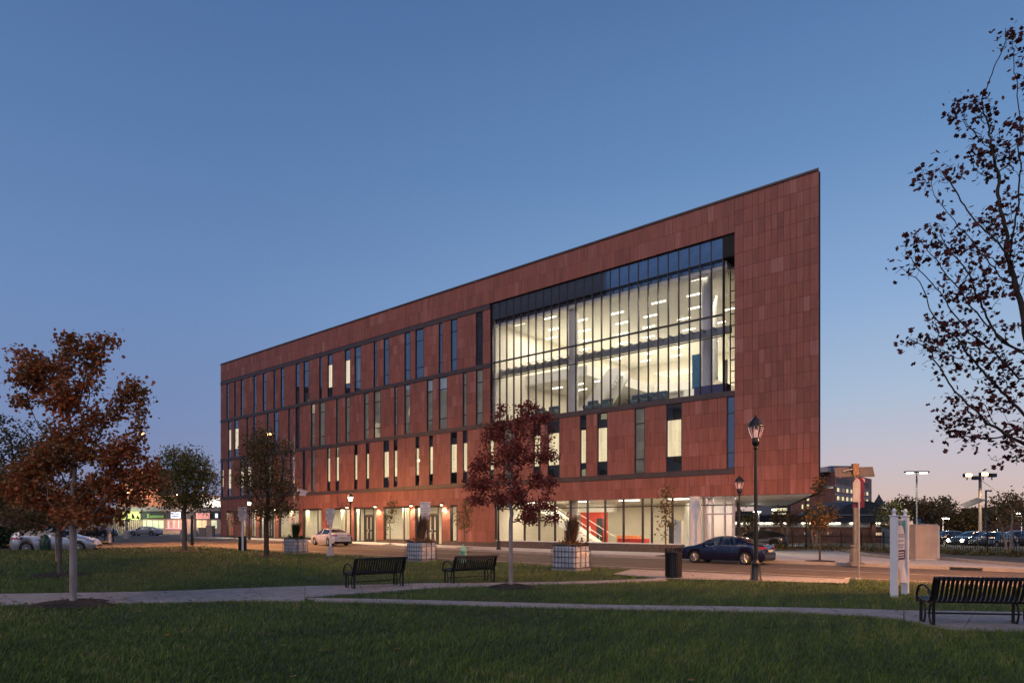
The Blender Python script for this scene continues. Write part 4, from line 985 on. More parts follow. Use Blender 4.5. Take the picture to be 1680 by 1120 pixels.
def make_car(label, p, z0, rz, paint, S=SEDAN, group=None, cat='car', scale=1.0, lit_tail=False, detail=True):
    t = thing('parked_car', label, cat, (p.x, p.y, z0), rz, group=group); t.scale = (scale,)*3
    x0, x1 = S['top'][0][0], S['top'][-1][0]; xs = list(np.arange(x0, x1, .07))+[x1]
    for wx in S['wheels']: xs += [wx-.36, wx+.36]
    xs = sorted(set(round(float(x),3) for x in xs)); body = MB(); gl = MB(); rows = []
    for x in xs:
        u = (x-x0)/(x1-x0); e = min(u, 1-u)
        w = .90*(1-.16*(max(0, 1-e/.12))**2.2); zt = pw(S['top'], x); bl = min(pw(S['belt'], x), zt-.03)
        low = .20+.10*max(0, 1-e/.05)
        arch = 0
        for wx in S['wheels']:
            if abs(x-wx) < .365: arch = max(arch, .33+math.sqrt(max(0,.365**2-(x-wx)**2)))
        cab = min(1, max(0, (zt-bl-.04)/.40)); wr = w*(.90-.24*cab)
        z = [low, low+.14, min(.56, bl-.1), bl-.06, bl, bl+(zt-bl)*.86, zt-.008, zt+.012]
        y = [w*.90, w*.985, w*1.0, w*.985, w*.955, wr, wr*.86, 0]
        z = [max(zz, arch) if i < 3 else zz for i, zz in enumerate(z)]
        rows.append([(x, yy, zz) for yy, zz in zip(y, z)])
    # light smoothing of the roof line
    n = len(xs)
    for side in (1, -1):
        for i in range(n-1):
            xm = (xs[i]+xs[i+1])/2
            for k in range(7):
                qd = [rows[i][k], rows[i+1][k], rows[i+1][k+1], rows[i][k+1]]
                qd = [(a, b*side, c) for a, b, c in qd]; 
                if side < 0: qd.reverse()
                tall = rows[i][7][2]-rows[i][4][2] > .14
                isg = (k == 4 and tall and S['side'][0] < xm < S['side'][1] and all(abs(xm-pp_) > .045 for pp_ in S['pill'])) or \
                      (k in (5,6) and (S['rear'][0] < xm < S['rear'][1] or S['front'][0] < xm < S['front'][1]) and not (k == 5 and False))
                (gl if isg else body).add(qd, [(0,1,2,3)], True)
    for i in (0, n-1):
        a = [(x, y, z) for x, y, z in rows[i]]; b = [(x, -y, z) for x, y, z in rows[i]][::-1]; body.add(a+b[1:], [tuple(range(len(a+b[1:])))] if i else [tuple(range(len(a+b[1:])))[::-1]])
    def weld(me):
        import bmesh; bm = bmesh.new(); bm.from_mesh(me); bmesh.ops.remove_doubles(bm, verts=bm.verts, dist=.0015); bm.to_mesh(me); bm.free(); return me
    bd = new_obj('body', weld(body.mesh('body', paint)), t)
    new_obj('window', weld(gl.mesh('window', M['carglass'])), t)
    ub = MB(); ub.box(x0+.15,x1-.15,-.62,.62,.20,.62); ub.build('underbody', M['black'], t)
    ub = MB(); ub.bbox(-.9,-.35,-.55,.55,.5,.72,.05); ub.bbox(.1,.6,-.55,.55,.5,.72,.05)
    for y in (-.36,.36): ub.bbox(-.05,.10,y-.22,y+.22,.6,1.18,.05); ub.bbox(-.03,.07,y-.11,y+.11,1.18,1.30,.03); ub.bbox(-1.0,-.85,y-.22,y+.22,.6,1.1,.05)
    ub.build('seat', M['seat'], t)
    ty = MB(); ty.lathe([(.19,-.10),(.30,-.11),(.325,-.08),(.325,.08),(.30,.11),(.19,.10)], 24); tm = ty.mesh('tyre', M['tyre'])
    rm = MB(); rm.lathe([(.20,.055),(.215,.10),(.195,.11),(.185,.07),(.03,.05)], 24)
    for k in range(9):
        a = 2*math.pi*k/9; c, s_ = math.cos(a), math.sin(a); rm.tube([(.03*c,.03*s_,.095),(.20*c,.20*s_,.10)], [.022,.016], 4, sm=False)
    rm.lathe([(.045,.09),(.045,.108),(.01,.112)], 10); rmm = rm.mesh('rim', M['rim']); dk = MB().lathe([(.19,.0),(.19,.05)], 16).mesh('wheel_well', M['black'])
    for wx in S['wheels']:
        for sy in (-1, 1):
            wh = new_obj('wheel', tm, t, (wx, sy*.775, .325)); wh.rotation_euler = (R(90 if sy < 0 else -90), 0, 0)
            new_obj('rim', rmm, wh); new_obj('hub_back', dk, wh)
    if not detail: return t
    for sy in (-1, 1):
        fx = x1-.30; w_ = .80
        mb = MB(); mb.prism([(fx-.18,sy*.86),(fx+.10,sy*.81),(fx+.24,sy*.62),(fx+.20,sy*.56),(fx-.02,sy*.70)], 'z', .64, .76); mb.build('headlight', M['headl'], t)
        rx = x0+.05; mb = MB(); mb.prism([(rx-.03,sy*.45),(rx-.01,sy*.70),(rx+.10,sy*.84),(rx+.42,sy*.905),(rx+.40,sy*.86),(rx+.1,sy*.6)], 'z', .84, .93); mb.build('taillight', M['taill'], t)
        mb = MB(); mb.bbox(.72,.90,sy*.90 if sy>0 else -1.06,1.06 if sy>0 else -.90,.93,1.06,.03); mb.build('mirror', paint, t)
        for x in (-.75,.22): MB().bbox(x-.09,x+.09,*(sorted((sy*.885,sy*.925))),.80,.825,.008).build('door_handle', M['chrome'], t)
        for x in (-.08,.92): MB().box(x-.006,x+.006,*(sorted((sy*.86,sy*.9045))),.28,.93).build('door_seam', M['black'], t)
        mb = MB(); mb.tube([(S['side'][0]-.1,sy*.872,1.0),(-.5,sy*.874,.985),(S['side'][1],sy*.868,.93)], .009, 4); mb.build('window_trim', M['chrome'], t)
    MB().bbox(x0-.03,x0+.02,-.26,.26,.66,.79,.006).build('number_plate', M['plate'], t)
    MB().bbox(x0-.02,x0+.20,-.72,.72,.22,.42,.05).build('rear_bumper', M['black'], t)
    MB().bbox(x1-.12,x1+.005,-.5,.5,.36,.52,.02).build('grille', M['black'], t)
    return t
blue = car_paint('midnight_blue_paint', (.003,.006,.034)); white = car_paint('white_car_paint', (.66,.62,.62), 0); silver = car_paint('silver_car_paint', (.46,.46,.50), .5)
p = F(68.35, -6.75); make_car('dark navy blue sedan parked at the far kerb beside the building corner', p, zr(68.75), ANG+math.pi, blue, scale=.94)
p = F(31.9, -5.6); make_car('white sedan with its tail toward the camera, parked in front of the building entrance', p, zr(30), ANG+math.pi+R(-10), white, scale=1.0)
p = at(96, 905, .0); p = Vector(((94-840)/1120*44, 44, 0)); make_car('silver hatchback parked beyond the lawn at the left edge', p, -.08, R(18), silver, HATCH, scale=1.08)
# ================================================================== TREES
def leafmat(name, stops, rough=.6, transl=.25):
    m, n, l, b = nmat(name); b.inputs['Roughness'].default_value = rough; b.inputs['Specular IOR Level'].default_value = .3
    a = n.new('ShaderNodeAttribute'); a.attribute_name = 'tone'; rp = n.new('ShaderNodeValToRGB'); ramp_fill(rp, [(p, (*c, 1)) for p, c in stops])
    l.new(a.outputs['Fac'], rp.inputs[0]); l.new(rp.outputs[0], b.inputs['Base Color'])
    tr = n.new('ShaderNodeBsdfTranslucent'); l.new(rp.outputs[0], tr.inputs[0]); mx = n.new('ShaderNodeMixShader'); mx.inputs[0].default_value = transl
    l.new(b.outputs[0], mx.inputs[1]); l.new(tr.outputs[0], mx.inputs[2]); l.new(mx.outputs[0], n['Material Output'].inputs[0]); return m
LM = {
 'maple': leafmat('orange_red_leaves', [(0,(.11,.08,.028)),(.25,(.22,.11,.036)),(.5,(.36,.12,.040)),(.75,(.50,.12,.040)),(.92,(.60,.14,.045)),(1,(.52,.28,.07))]),
 'brown': leafmat('brown_green_leaves', [(0,(.07,.07,.024)),(.35,(.13,.10,.035)),(.65,(.23,.11,.04)),(.9,(.34,.10,.045)),(1,(.36,.22,.06))]),
 'red': leafmat('dark_red_leaves', [(0,(.12,.035,.026)),(.4,(.26,.060,.042)),(.75,(.38,.085,.055)),(1,(.50,.15,.09))]),
 'burg': leafmat('burgundy_leaves', [(0,(.035,.012,.012)),(.5,(.09,.020,.020)),(1,(.17,.045,.035))], transl=.15),
 'green': leafmat('olive_green_leaves', [(0,(.055,.055,.020)),(.4,(.12,.115,.032)),(.75,(.18,.165,.045)),(1,(.30,.21,.06))]),
 'dkgreen': leafmat('dark_olive_leaves', [(0,(.05,.048,.020)),(.5,(.12,.095,.036)),(1,(.24,.14,.055))]),
 'yellow': leafmat('yellow_brown_leaves', [(0,(.05,.035,.012)),(.5,(.13,.09,.022)),(1,(.26,.16,.035))]),
}
BK = {'pale': mat('pale_smooth_bark', (.38,.31,.29), .85, 0, .22, 7, .5, 40, stretch=(1,1,.35), dirt=.25), 'dark': mat('dark_bark', (.045,.033,.027), .9, 0, .3, 8, .5, 30), 'mid': mat('grey_brown_bark', (.14,.10,.08), .9, 0, .25, 8, .5, 30),
      'tan': mat('tan_bark', (.30,.23,.18), .9, 0, .2, 6)}
def colonize(A, nodes, par, step, kill, iters=160, up=.05, jit=.12, infl=9e9):
    nodes = [np.array(n, float) for n in nodes]; par = list(par); N_ = np.array(nodes)
    d = np.linalg.norm(A[:,None]-N_[None], axis=2); dm = d.min(1); im = d.argmin(1); alive = np.ones(len(A), bool)
    r = np.random.default_rng(int(abs(A[0,0])*1000) % 9999)
    for _ in range(iters):
        act = alive & (dm < infl)
        if not act.any(): break
        idx = im[act]; v = A[act]-np.array(nodes)[idx]; v /= np.linalg.norm(v, axis=1)[:,None]+1e-9
        K = len(nodes); acc = np.zeros((K,3)); np.add.at(acc, idx, v); cnt = np.bincount(idx, minlength=K)
        new = []
        for k in np.nonzero(cnt)[0]:
            g = acc[k]/cnt[k]+r.normal(0, jit, 3)+np.array([0,0,up]); L = np.linalg.norm(g)
            if L < .05: continue
            new.append((k, nodes[k]+g/L*step))
        if not new: break
        for k, p in new: nodes.append(p); par.append(int(k))
        NN = np.array([p for _, p in new]); d = np.linalg.norm(A[:,None]-NN[None], axis=2); m_ = d.min(1); j = d.argmin(1)
        better = m_ < dm; dm = np.where(better, m_, dm); im = np.where(better, K+j, im); alive &= dm > kill
    return np.array(nodes), par
LEAFV = {'kite': (np.array([[0,0,0],[.5,.42,.06],[0,1,-.04],[-.5,.42,.06]]), np.array([[0,1,2],[0,2,3]])),
         'lobed': (np.array([[0,0,0],[.55,.18,.08],[.30,.45,.03],[.52,.72,.0],[0,1.05,-.1],[-.52,.72,.0],[-.30,.45,.03],[-.55,.18,.08]]), np.array([[0,1,2],[0,2,4],[2,3,4],[0,4,6],[4,5,6],[0,6,7]]))}
def rand_rot(n, r, droop=.5):
    a = r.random(n)*2*np.pi; tilt = r.normal(0, .75, n); roll = r.normal(0, .7, n)
    y = np.stack([np.cos(a)*np.cos(tilt), np.sin(a)*np.cos(tilt), np.sin(tilt)-droop], 1); y /= np.linalg.norm(y, axis=1)[:,None]
    x = np.cross(y, np.array([0,0,1.])); x /= np.linalg.norm(x, axis=1)[:,None]+1e-9; z = np.cross(x, y)
    x2 = x*np.cos(roll)[:,None]+z*np.sin(roll)[:,None]; z2 = np.cross(x2, y); return x2, y, z2
def leaves_mesh(name, P, size, m_, shape, r, tone):
    V0, F0 = LEAFV[shape]; n = len(P); x, y, z = rand_rot(n, r); s = size*(.6+.7*r.random(n))
    V = P[:,None]+s[:,None,None]*(V0[None,:,0:1]*x[:,None]+V0[None,:,1:2]*y[:,None]+V0[None,:,2:3]*z[:,None])
    Fc = (np.arange(n)[:,None,None]*len(V0)+F0[None]).reshape(-1,3)
    return np_mesh(name, V.reshape(-1,3), Fc, m_, np.repeat(tone, len(F0)))
def tree(label, base, Y, lobes, n_attr, n_leaf, lsize, lm_, bark, r0, fork, seed, kind='tree', step=.16, kill=.22, depth=.85, shape='kite', spread=.16, trunk_bend=0, group=None, stems=1, tipr=.006, leafobjs=0, mulch=0, name='tree', ybias=0, twig=3):
    r = np.random.default_rng(seed); px2 = Y/1120
    t = thing(name, label, kind, (base.x, base.y, base.z), group=group)
    vol = np.array([l[2]*l[2]*l[3]*(l[4] if len(l) > 4 else 1) for l in lobes], float); vol = np.maximum(vol, vol.max()*.02); cnt = np.maximum(8, (vol/vol.sum()*n_attr)).astype(int); A = []
    for l, c in zip(lobes, cnt):
        cx, cz = (l[0]-840)*px2-base.x, EYE+(860-l[1])*px2-base.z; rx, rz = l[2]*px2, l[3]*px2
        u = r.normal(0,1,(c,3)); u /= np.linalg.norm(u,axis=1)[:,None]; u *= (r.random(c)**(1/2.4))[:,None]
        off = (cx*depth*.0)
        A.append(np.stack([cx+u[:,0]*rx, u[:,1]*max(rx*depth,.2)+r.normal(0,.05,c)+ybias, cz+u[:,2]*rz], 1))
    A = np.concatenate(A); A = A[A[:,2] > .3]
    if len(A) == 0: return t
    nodes = []; par = []
    for sidx in range(stems):
        ox, oy = (0, 0) if stems == 1 else (.05*math.cos(sidx*2.4), .05*math.sin(sidx*2.4)); lean = 0 if stems == 1 else .28
        k0 = len(nodes); nst = max(3, int(fork/step))
        for i in range(nst+1):
            f = i/nst; nodes.append((ox*(1+lean*9*f)+trunk_bend*f*f, oy*(1+lean*9*f), fork*f)); par.append(-1 if i == 0 else len(nodes)-2)
    N_, par = colonize(A, nodes, par, step, kill)
    K = len(N_); ch = [[] for _ in range(K)]
    for i, p in enumerate(par):
        if p >= 0: ch[p].append(i)
    rad = np.zeros(K); desc = np.zeros(K, int)
    for i in range(K-1, -1, -1):
        if not ch[i]: rad[i] = tipr; desc[i] = 1
        else: rad[i] = (sum(rad[c]**2.35 for c in ch[i]))**(1/2.35)+.00012; desc[i] = sum(desc[c] for c in ch[i])
    sc = r0/rad[0]; rad = np.where(rad > tipr*1.01, tipr+(rad-tipr)*max(.05, (r0-tipr)/(rad[0]-tipr)), rad)
    tr_mb = MB(); br_mb = MB(); nst = max(3, int(fork/step))
    seen = set(); starts = [i for i, p in enumerate(par) if p < 0]; first = True
    stack = [(i, None) for i in starts]
    while stack:
        i, prev = stack.pop(); chain = [i]; c = i
        while ch[c]:
            nx = max(ch[c], key=lambda q: rad[q])
            for o_ in ch[c]:
                if o_ != nx: stack.append((o_, c))
            chain.append(nx); c = nx
        pts = ([prev] if prev is not None else [])+chain
        rr = [min(rad[q], rad[chain[0]]) if q == prev else rad[q] for q in pts]; P = [N_[q] for q in pts]
        if prev is None: rr[0] *= 1.35; tgt = tr_mb; sides = 12
        else: tgt = br_mb; sides = 6 if rad[chain[0]] > .02 else 4
        # thin out points on long chains
        tgt.tube([tuple(p) for p in P], [float(q) for q in rr], sides, cap=False)
    tr_mb.build('trunk', BK[bark], t)
    if br_mb.v: br_mb.build('branches', BK[bark if bark != 'pale' else 'mid'], t)
    # leaves sit on twigs
    tw = np.nonzero(desc <= twig)[0]; tw = tw[N_[tw,2] > fork*.55]
    if len(tw) and n_leaf:
        w = .25+r.random(len(tw))**2; pick = r.choice(tw, n_leaf, p=w/w.sum()); P = N_[pick]+r.normal(0, spread, (n_leaf,3))*np.array([1,1,.8])
        cl = .5+.5*np.sin(P[:,0]*2.1+seed)*np.sin(P[:,2]*2.3+1)*np.sin(P[:,1]*1.9+2); tone = np.clip(.15+.45*cl*r.random(n_leaf)+.45*r.random(n_leaf)**1.5, 0, 1)
        if leafobjs:
            V0, F0 = LEAFV['lobed']; me = np_mesh('leaf', V0, F0, LM[lm_], np.full(len(F0), .5)); me2 = np_mesh('leaf', V0, F0, LM[lm_], np.full(len(F0), .9)); me3 = np_mesh('leaf', V0, F0, LM[lm_], np.full(len(F0), .1))
            x, y, z = rand_rot(leafobjs, r)
            vis = np.nonzero(((P[:,0]+base.x)/(P[:,1]+base.y) < .76))[0][:leafobjs]
            for k, q in enumerate(vis):
                o = new_obj('leaf', (me, me2, me3)[k % 3], t); s_ = lsize*(.6+.7*r.random())
                Mx = Matrix(((x[k,0]*s_,y[k,0]*s_,z[k,0]*s_,P[q,0]),(x[k,1]*s_,y[k,1]*s_,z[k,1]*s_,P[q,1]),(x[k,2]*s_,y[k,2]*s_,z[k,2]*s_,P[q,2]),(0,0,0,1))); o.matrix_local = Mx
            keep = np.ones(n_leaf, bool); keep[vis] = False; P = P[keep]; tone = tone[keep]
        c_ = new_obj('crown', leaves_mesh('crown', P, lsize, LM[lm_], shape, r, tone), t)
        if leafobjs: c_['kind'] = 'stuff'
    if mulch:
        MULCH.append((base.x, base.y, mulch)); mb = MB(); n = 36; V = [(0,0,.10)]; Fs = []
        for j, f in enumerate((.35,.7,1.0)):
            for k in range(n):
                a = 2*math.pi*k/n; q = mulch*f*(1+.12*math.sin(3*a+base.x)+.06*math.sin(7*a))+.02; V.append((q*math.cos(a), q*math.sin(a), .10*(1-f*f)+.012+random.uniform(0,.02)*(j<2)))
        Fs = [(0,1+k,1+(k+1)%n) for k in range(n)]+[(1+j*n+k,1+(j+1)*n+k,1+(j+1)*n+(k+1)%n,1+j*n+(k+1)%n) for j in range(2) for k in range(n)]
        mb.add(V, Fs, True); rr2 = random.Random(seed)
        for k in range(500):          # bark chips
            a = rr2.random()*6.283; q = mulch*math.sqrt(rr2.random())*.98; x_, y_ = q*math.cos(a), q*math.sin(a); z_ = .10*(1-(q/mulch)**2)+.02; s_ = rr2.uniform(.012,.035); b = rr2.random()*3.1
            dx2, dy2 = math.cos(b)*s_, math.sin(b)*s_; mb.add([(x_-dx2,y_-dy2,z_),(x_+dy2*.4,y_-dx2*.4,z_+.008),(x_+dx2,y_+dy2,z_+rr2.uniform(0,.025)),(x_-dy2*.4,y_+dx2*.4,z_+.008)], [(0,1,2,3)])
        tag(mb.build('mulch_ring', M['soil'], None, (base.x, base.y, base.z-.0)), kind='stuff')
    return t
def lb(px, py, z=None):
    p = at(px, py, 0); 
    for _ in range(4): p = at(px, py, lawn(p.x, p.y))
    return p
b = lb(120, 992)
tree('tall orange-red maple with a pale trunk in the left foreground', b, b.y, [(140,585,30,36,2),(118,565,20,14,4),(170,562,18,12,5),(36,582,18,12,8),(75,600,30,18,5),(62,625,36,20,4),(36,655,20,8,8),(112,650,42,38,2),(216,638,22,16,7),(188,668,22,16,4),(145,690,34,28,2),(212,730,26,12,4),(110,735,52,30,1.6),(180,745,44,26,2),(238,765,18,20,5),(252,790,22,14,4),(70,765,44,24,2),(38,800,34,30,1.6),(100,815,56,26,1.5),(190,800,50,26,2),(150,848,56,14,2),(225,820,26,10,4)],
     1300, 16500, .066, 'maple', 'pale', .072, 1.55, 11, shape='lobed', mulch=.82, tipr=.0045, spread=.115, step=.12, kill=.165, twig=2)
b = lb(98, 945)
tree('slender brown-leaved tree with a thin trunk just behind the big maple', b, b.y, [(90,835,75,40),(40,850,50,30),(140,820,50,40),(20,820,30,40)], 260, 3000, .11, 'brown', 'mid', .07, 1.5, 12, mulch=1.0, spread=.2)
b = lb(93, 921)
tree('thin pale multi-stemmed young tree behind the slender brown tree', b, b.y, [(85,845,45,36),(110,830,34,30)], 120, 900, .12, 'brown', 'tan', .05, 1.4, 13, stems=2, spread=.2)
b = lb(303, 905)
tree('round olive-green tree on the far lawn left of the building', b, b.y, [(303,785,54,40),(300,755,40,22,1.5),(270,800,28,32),(335,800,26,34),(303,820,40,24)], 900, 11500, .11, 'green', 'mid', .14, 1.45, 14, mulch=1.3, spread=.26, step=.24, kill=.34, tipr=.008)
b = lb(437, 913)
tree('dark olive street tree in front of the left part of the red building', b, b.y, [(432,745,36,36),(425,720,28,18,1.5),(470,740,16,26,1.4),(440,790,44,34),(405,775,18,30,1.4),(445,835,42,18),(475,812,16,16,2)], 800, 9000, .10, 'dkgreen', 'dark', .13, 1.9, 15, mulch=.9, spread=.24, step=.22, kill=.32, tipr=.008)
b = lb(838, 964)
tree('red-leaved street tree with a pale trunk at the centre of the lawn', b, b.y, [(848,698,36,22),(890,686,24,10,5),(815,700,20,18,4),(845,742,38,30),(893,722,16,14,5),(798,758,24,16,4),(848,788,40,22),(790,795,26,14,5),(892,748,22,12,5),(893,790,24,13,5),(832,818,40,10,4),(778,822,22,8,14),(878,828,34,9,5),(862,850,22,9,8),(908,851,15,7,18),(822,672,14,8,8),(866,668,18,8,8)],
     850, 11500, .056, 'red', 'pale', .060, 1.75, 16, shape='lobed', mulch=.62, spread=.10, step=.11, kill=.155, tipr=.004, twig=2)
b = Vector((8.25, 9.6, 0))
tree('burgundy-leaved tree reaching in over the right edge with bare twigs', b, 9.6, [(1600,180,44,24,4),(1665,60,22,24,5),(1545,285,46,16,5),(1630,250,46,50,3),(1640,380,40,60,2),(1498,420,20,50,4),(1480,450,14,8,8),(1550,400,44,50,1.5),(1620,430,60,80),(1492,560,16,12,8),(1560,560,60,66),(1640,600,52,80),(1710,330,60,230,.5),(1590,690,60,50),(1660,720,50,50),(1760,500,70,200,.4),(1560,470,40,40)],
     2800, 3400, .060, 'burg', 'dark', .068, 1.75, 17, shape='lobed', leafobjs=290, spread=.085, step=.08, kill=.10, depth=.6, tipr=.0028, trunk_bend=-.15, twig=3)
# left background trees
for px, Y, lobes, lm_, sd, lab, nl in ((22, 50, [(30,735,52,42),(60,700,34,26),(0,720,40,50),(20,790,60,40)], 'dkgreen', 21, 'dark half-bare tree at the left edge behind the maple', 2600),
                                    (52, 62, [(55,795,40,50),(70,745,40,40)], 'dkgreen', 22, 'leafy tree behind the silver hatchback at the left', 2600),
                                    (-30, 44, [(-20,800,50,50)], 'green', 23, 'broad green tree half outside the left edge', 2400)):
    b = Vector(((px-840)/1120*Y, Y, .15)); tree(lab, b, Y, lobes, 260, nl, .2, lm_, 'dark', .16, 1.8, sd, spread=.3, step=.3, kill=.42, tipr=.01)
# pavement saplings
SAP = [(640, -3.2, 815, 872, 14, 'green', 'thin green sapling on the pavement right of the white sedan'), (762, -3.2, 815, 876, 14, 'green', 'small pale-green sapling on the pavement behind the fire hydrant'),
       (1092, -4.4, 795, 880, 16, 'brown', 'wispy brown sapling in front of the glass ground-floor hall'), (385, -3.2, 832, 868, 12, 'yellow', 'tiny yellowish sapling at the far left corner of the building')]
for k, (px, q, yt, yb, hw, lm_, lab) in enumerate(SAP):
    p = onray(px, q); p.z = zs(inv(p.x,p.y)[0]); tree(lab, p, p.y, [(px,(yt+yb)/2,hw,(yb-yt)/2),(px+3,yt+8,hw*.5,8,2)], 70, 420, .13, lm_, 'mid', .045, 1.5, 30+k, kind='sapling', name='sapling', spread=.18, step=.2, kill=.3, group='saplings in the far pavement')
    MB_ = MB().lathe([(.62,.004),(.60,.02),(.3,.05),(.02,.06)], 18); tag(MB_.build('mulch_ring', M['soil'], None, p), kind='stuff')
p = onray(1345, -5.0+.6); p.z = zs(72)
tree('leaning brown-leaved sapling with a dark trunk at the right end of the building', p, p.y, [(1345,845,26,28),(1345,800,14,26,1.5)], 150, 1300, .10, 'brown', 'dark', .05, 1.0, 36, kind='sapling', name='sapling', spread=.16, step=.16, kill=.24)
tag(MB().lathe([(.72,.004),(.70,.02),(.3,.05),(.02,.06)], 18).build('mulch_ring', M['soil'], None, p), kind='stuff')
# crape myrtles and trees of the planting bed
for k, (px, Y, lobes, lm_, nl, lab) in enumerate(((1290, 52, [(1290,852,26,18),(1283,842,18,12)], 'brown', 700, 'multi-stemmed small tree in the planting bed left of centre under the soffit'),
        (1337, 50, [(1340,848,24,20)], 'yellow', 650, 'pale-stemmed small tree in the planting bed behind the leaning sapling'),
        (1232, 54, [(1228,855,16,16)], 'green', 500, 'green small tree by the fence just right of the building corner'),
        (1462, 60, [(1462,845,30,26),(1452,835,20,14)], 'green', 1500, 'yellow-green tree between the dome and the white sign'),
        (1655, 40, [(1650,842,34,28),(1665,818,26,20),(1640,825,24,20)], 'brown', 900, 'bare-twigged multi-stemmed tree by the fence at the right edge'))):
    b = Vector(((px-840)/1120*Y, Y, -.06)); tree(lab, b, Y, lobes, 150, nl, .14, lm_, 'tan', .07, .9, 40+k, stems=3, spread=.22, step=.22, kill=.32, tipr=.008)
for k, (px, Y, lobes, lm_, nl, lab) in enumerate(((1530, 78, [(1525,838,38,22),(1510,828,24,14)], 'brown', 1500, 'wide brown tree behind the dark double-headed light pole'),
        (1580, 74, [(1580,858,36,20),(1590,845,24,14)], 'yellow', 2200, 'yellow-brown tree behind the beige cabinet'), (1480, 95, [(1476,835,24,22)], 'yellow', 1200, 'tall thin yellowing tree above the white sign'),
        (1548, 110, [(1548,832,22,18)], 'dkgreen', 700, 'distant dark tree right of the double-headed light pole'), (1640, 90, [(1635,845,30,20)], 'dkgreen', 1400, 'dark tree beyond the parking lot near the right edge'),
        (1500, 130, [(1500,838,30,16)], 'dkgreen', 900, 'far dark tree on the skyline between the dome and the pole'), (1612, 130, [(1612,850,28,14)], 'dkgreen', 700, 'far low tree beneath the tilted solar panels'))):
    b = Vector(((px-840)/1120*Y, Y, -.3)); tree(lab, b, Y, lobes, 170, nl, .26*Y/80, lm_, 'dark', .16, 1.6, 50+k, spread=.38, step=.4, kill=.55, tipr=.014)
# plants in the totes
def tuft(name, label, p, z, h, n, seed, m_, spread=.35, lean=.3, cat='plant'):
    r = random.Random(seed); mb = MB(); V = []; Fs = []; tone = []
    for k in range(n):
        a = r.random()*6.283; q = spread*.4*r.random(); hh_ = h*(.45+.55*r.random()); l = spread*(.3+r.random()); w = .008+.006*r.random()
        bx, by = q*math.cos(a), q*math.sin(a); tx, ty = bx+l*math.cos(a)+lean*.3*hh_, by+l*math.sin(a); i = len(V); c, s_ = -math.sin(a)*w, math.cos(a)*w
        V += [(bx-c,by-s_,0),(bx+c,by+s_,0),(bx+(tx-bx)*.4+c,by+(ty-by)*.4+s_,hh_*.65),(bx+(tx-bx)*.4-c,by+(ty-by)*.4-s_,hh_*.65),(tx,ty,hh_)]
        Fs += [(i,i+1,i+2),(i,i+2,i+3),(i+3,i+2,i+4)]; tone += [r.random()]*3
    o = new_obj(name, np_mesh(name, V, Fs, m_, tone), None, (p.x, p.y, z)); tag(o, label, cat); return o
LM['straw'] = leafmat('straw_grass', [(0,(.06,.03,.02)),(.5,(.14,.08,.05)),(1,(.22,.15,.10))]); LM['bush'] = leafmat('bush_green', [(0,(.012,.028,.012)),(1,(.04,.07,.02))])
for (t_, z_, p_), h_, m_, lab, sd in ((pl3, 1.35, 'straw', 'tall brown ornamental grass in the tote right of the red tree', 3), (pl2, 1.55, 'straw', 'tall brown ornamental grass in the lettered tote', 4), (pl1, 1.15, 'bush', 'dark green spiky bush in the leftmost tote', 5)):
    c_ = p_ - D*.58 + N*.5; tuft('ornamental_grass', lab, c_, z_-.06, h_, 420, sd, LM[m_], .34)
    r_ = np.random.default_rng(sd); P_ = np.stack([r_.normal(0,.32,420), r_.normal(0,.24,420), np.abs(r_.normal(0,.10,420))], 1); P_[:,0] = np.clip(P_[:,0],-.6,.6); P_[:,1] = np.clip(P_[:,1],-.5,.5)
    o = new_obj('trailing_plant', leaves_mesh('trailing_plant', P_, .09, LM['brown' if m_ == 'straw' else 'bush'], 'kite', r_, r_.random(420)), None, (c_.x, c_.y, z_-.06), ANG); tag(o, 'low trailing leaves filling '+lab[lab.index(' in ')+4:], 'plant')
# ================================================================== FENCE, SHRUBS, PARKING LOT, BACKGROUND
fpx = [(1225,53),(1300,51),(1380,49.5),(1450,46),(1540,43.5),(1620,41),(1700,39)]
fp = [Vector(((x-840)/1120*y, y, -.08)) for x, y in fpx]
fe = thing('iron_fence', 'black iron picket fence running along the planting bed at the right', 'fence', (fp[0].x, fp[0].y, 0))
o_ = Vector((fp[0].x, fp[0].y, 0)); pk = MB().box(-.011,.011,-.011,.011,.08,1.22).mesh('picket', M['black']); rest = MB(); cnt_ = 0
allp = []
for a, b in zip(fp, fp[1:]):
    L_ = (b-a).length; n = int(L_/.13)
    for k in range(n): allp.append(a+(b-a)*k/n)
    for z in (.16,.98): MB().tube([a-o_+Vector((0,0,z)), b-o_+Vector((0,0,z))], .02, 4, sm=False).build('rail', M['black'], fe)
    m_ = max(1, round(L_/2.4))
    for k in range(m_): c = a+(b-a)*k/m_-o_; MB().bbox(c.x-.035,c.x+.035,c.y-.035,c.y+.035,-.1,1.30,.006).build('post', M['black'], fe)
allp.sort(key=lambda p: p.y)
for k, p in enumerate(allp):
    if k < 290: new_obj('picket', pk, fe, p-o_)
    else: c = p-o_; rest.box(c.x-.011,c.x+.011,c.y-.011,c.y+.011,c.z+.08,c.z+1.22)
if rest.v: tag(rest.build('far_pickets', M['black'], fe), kind='stuff')
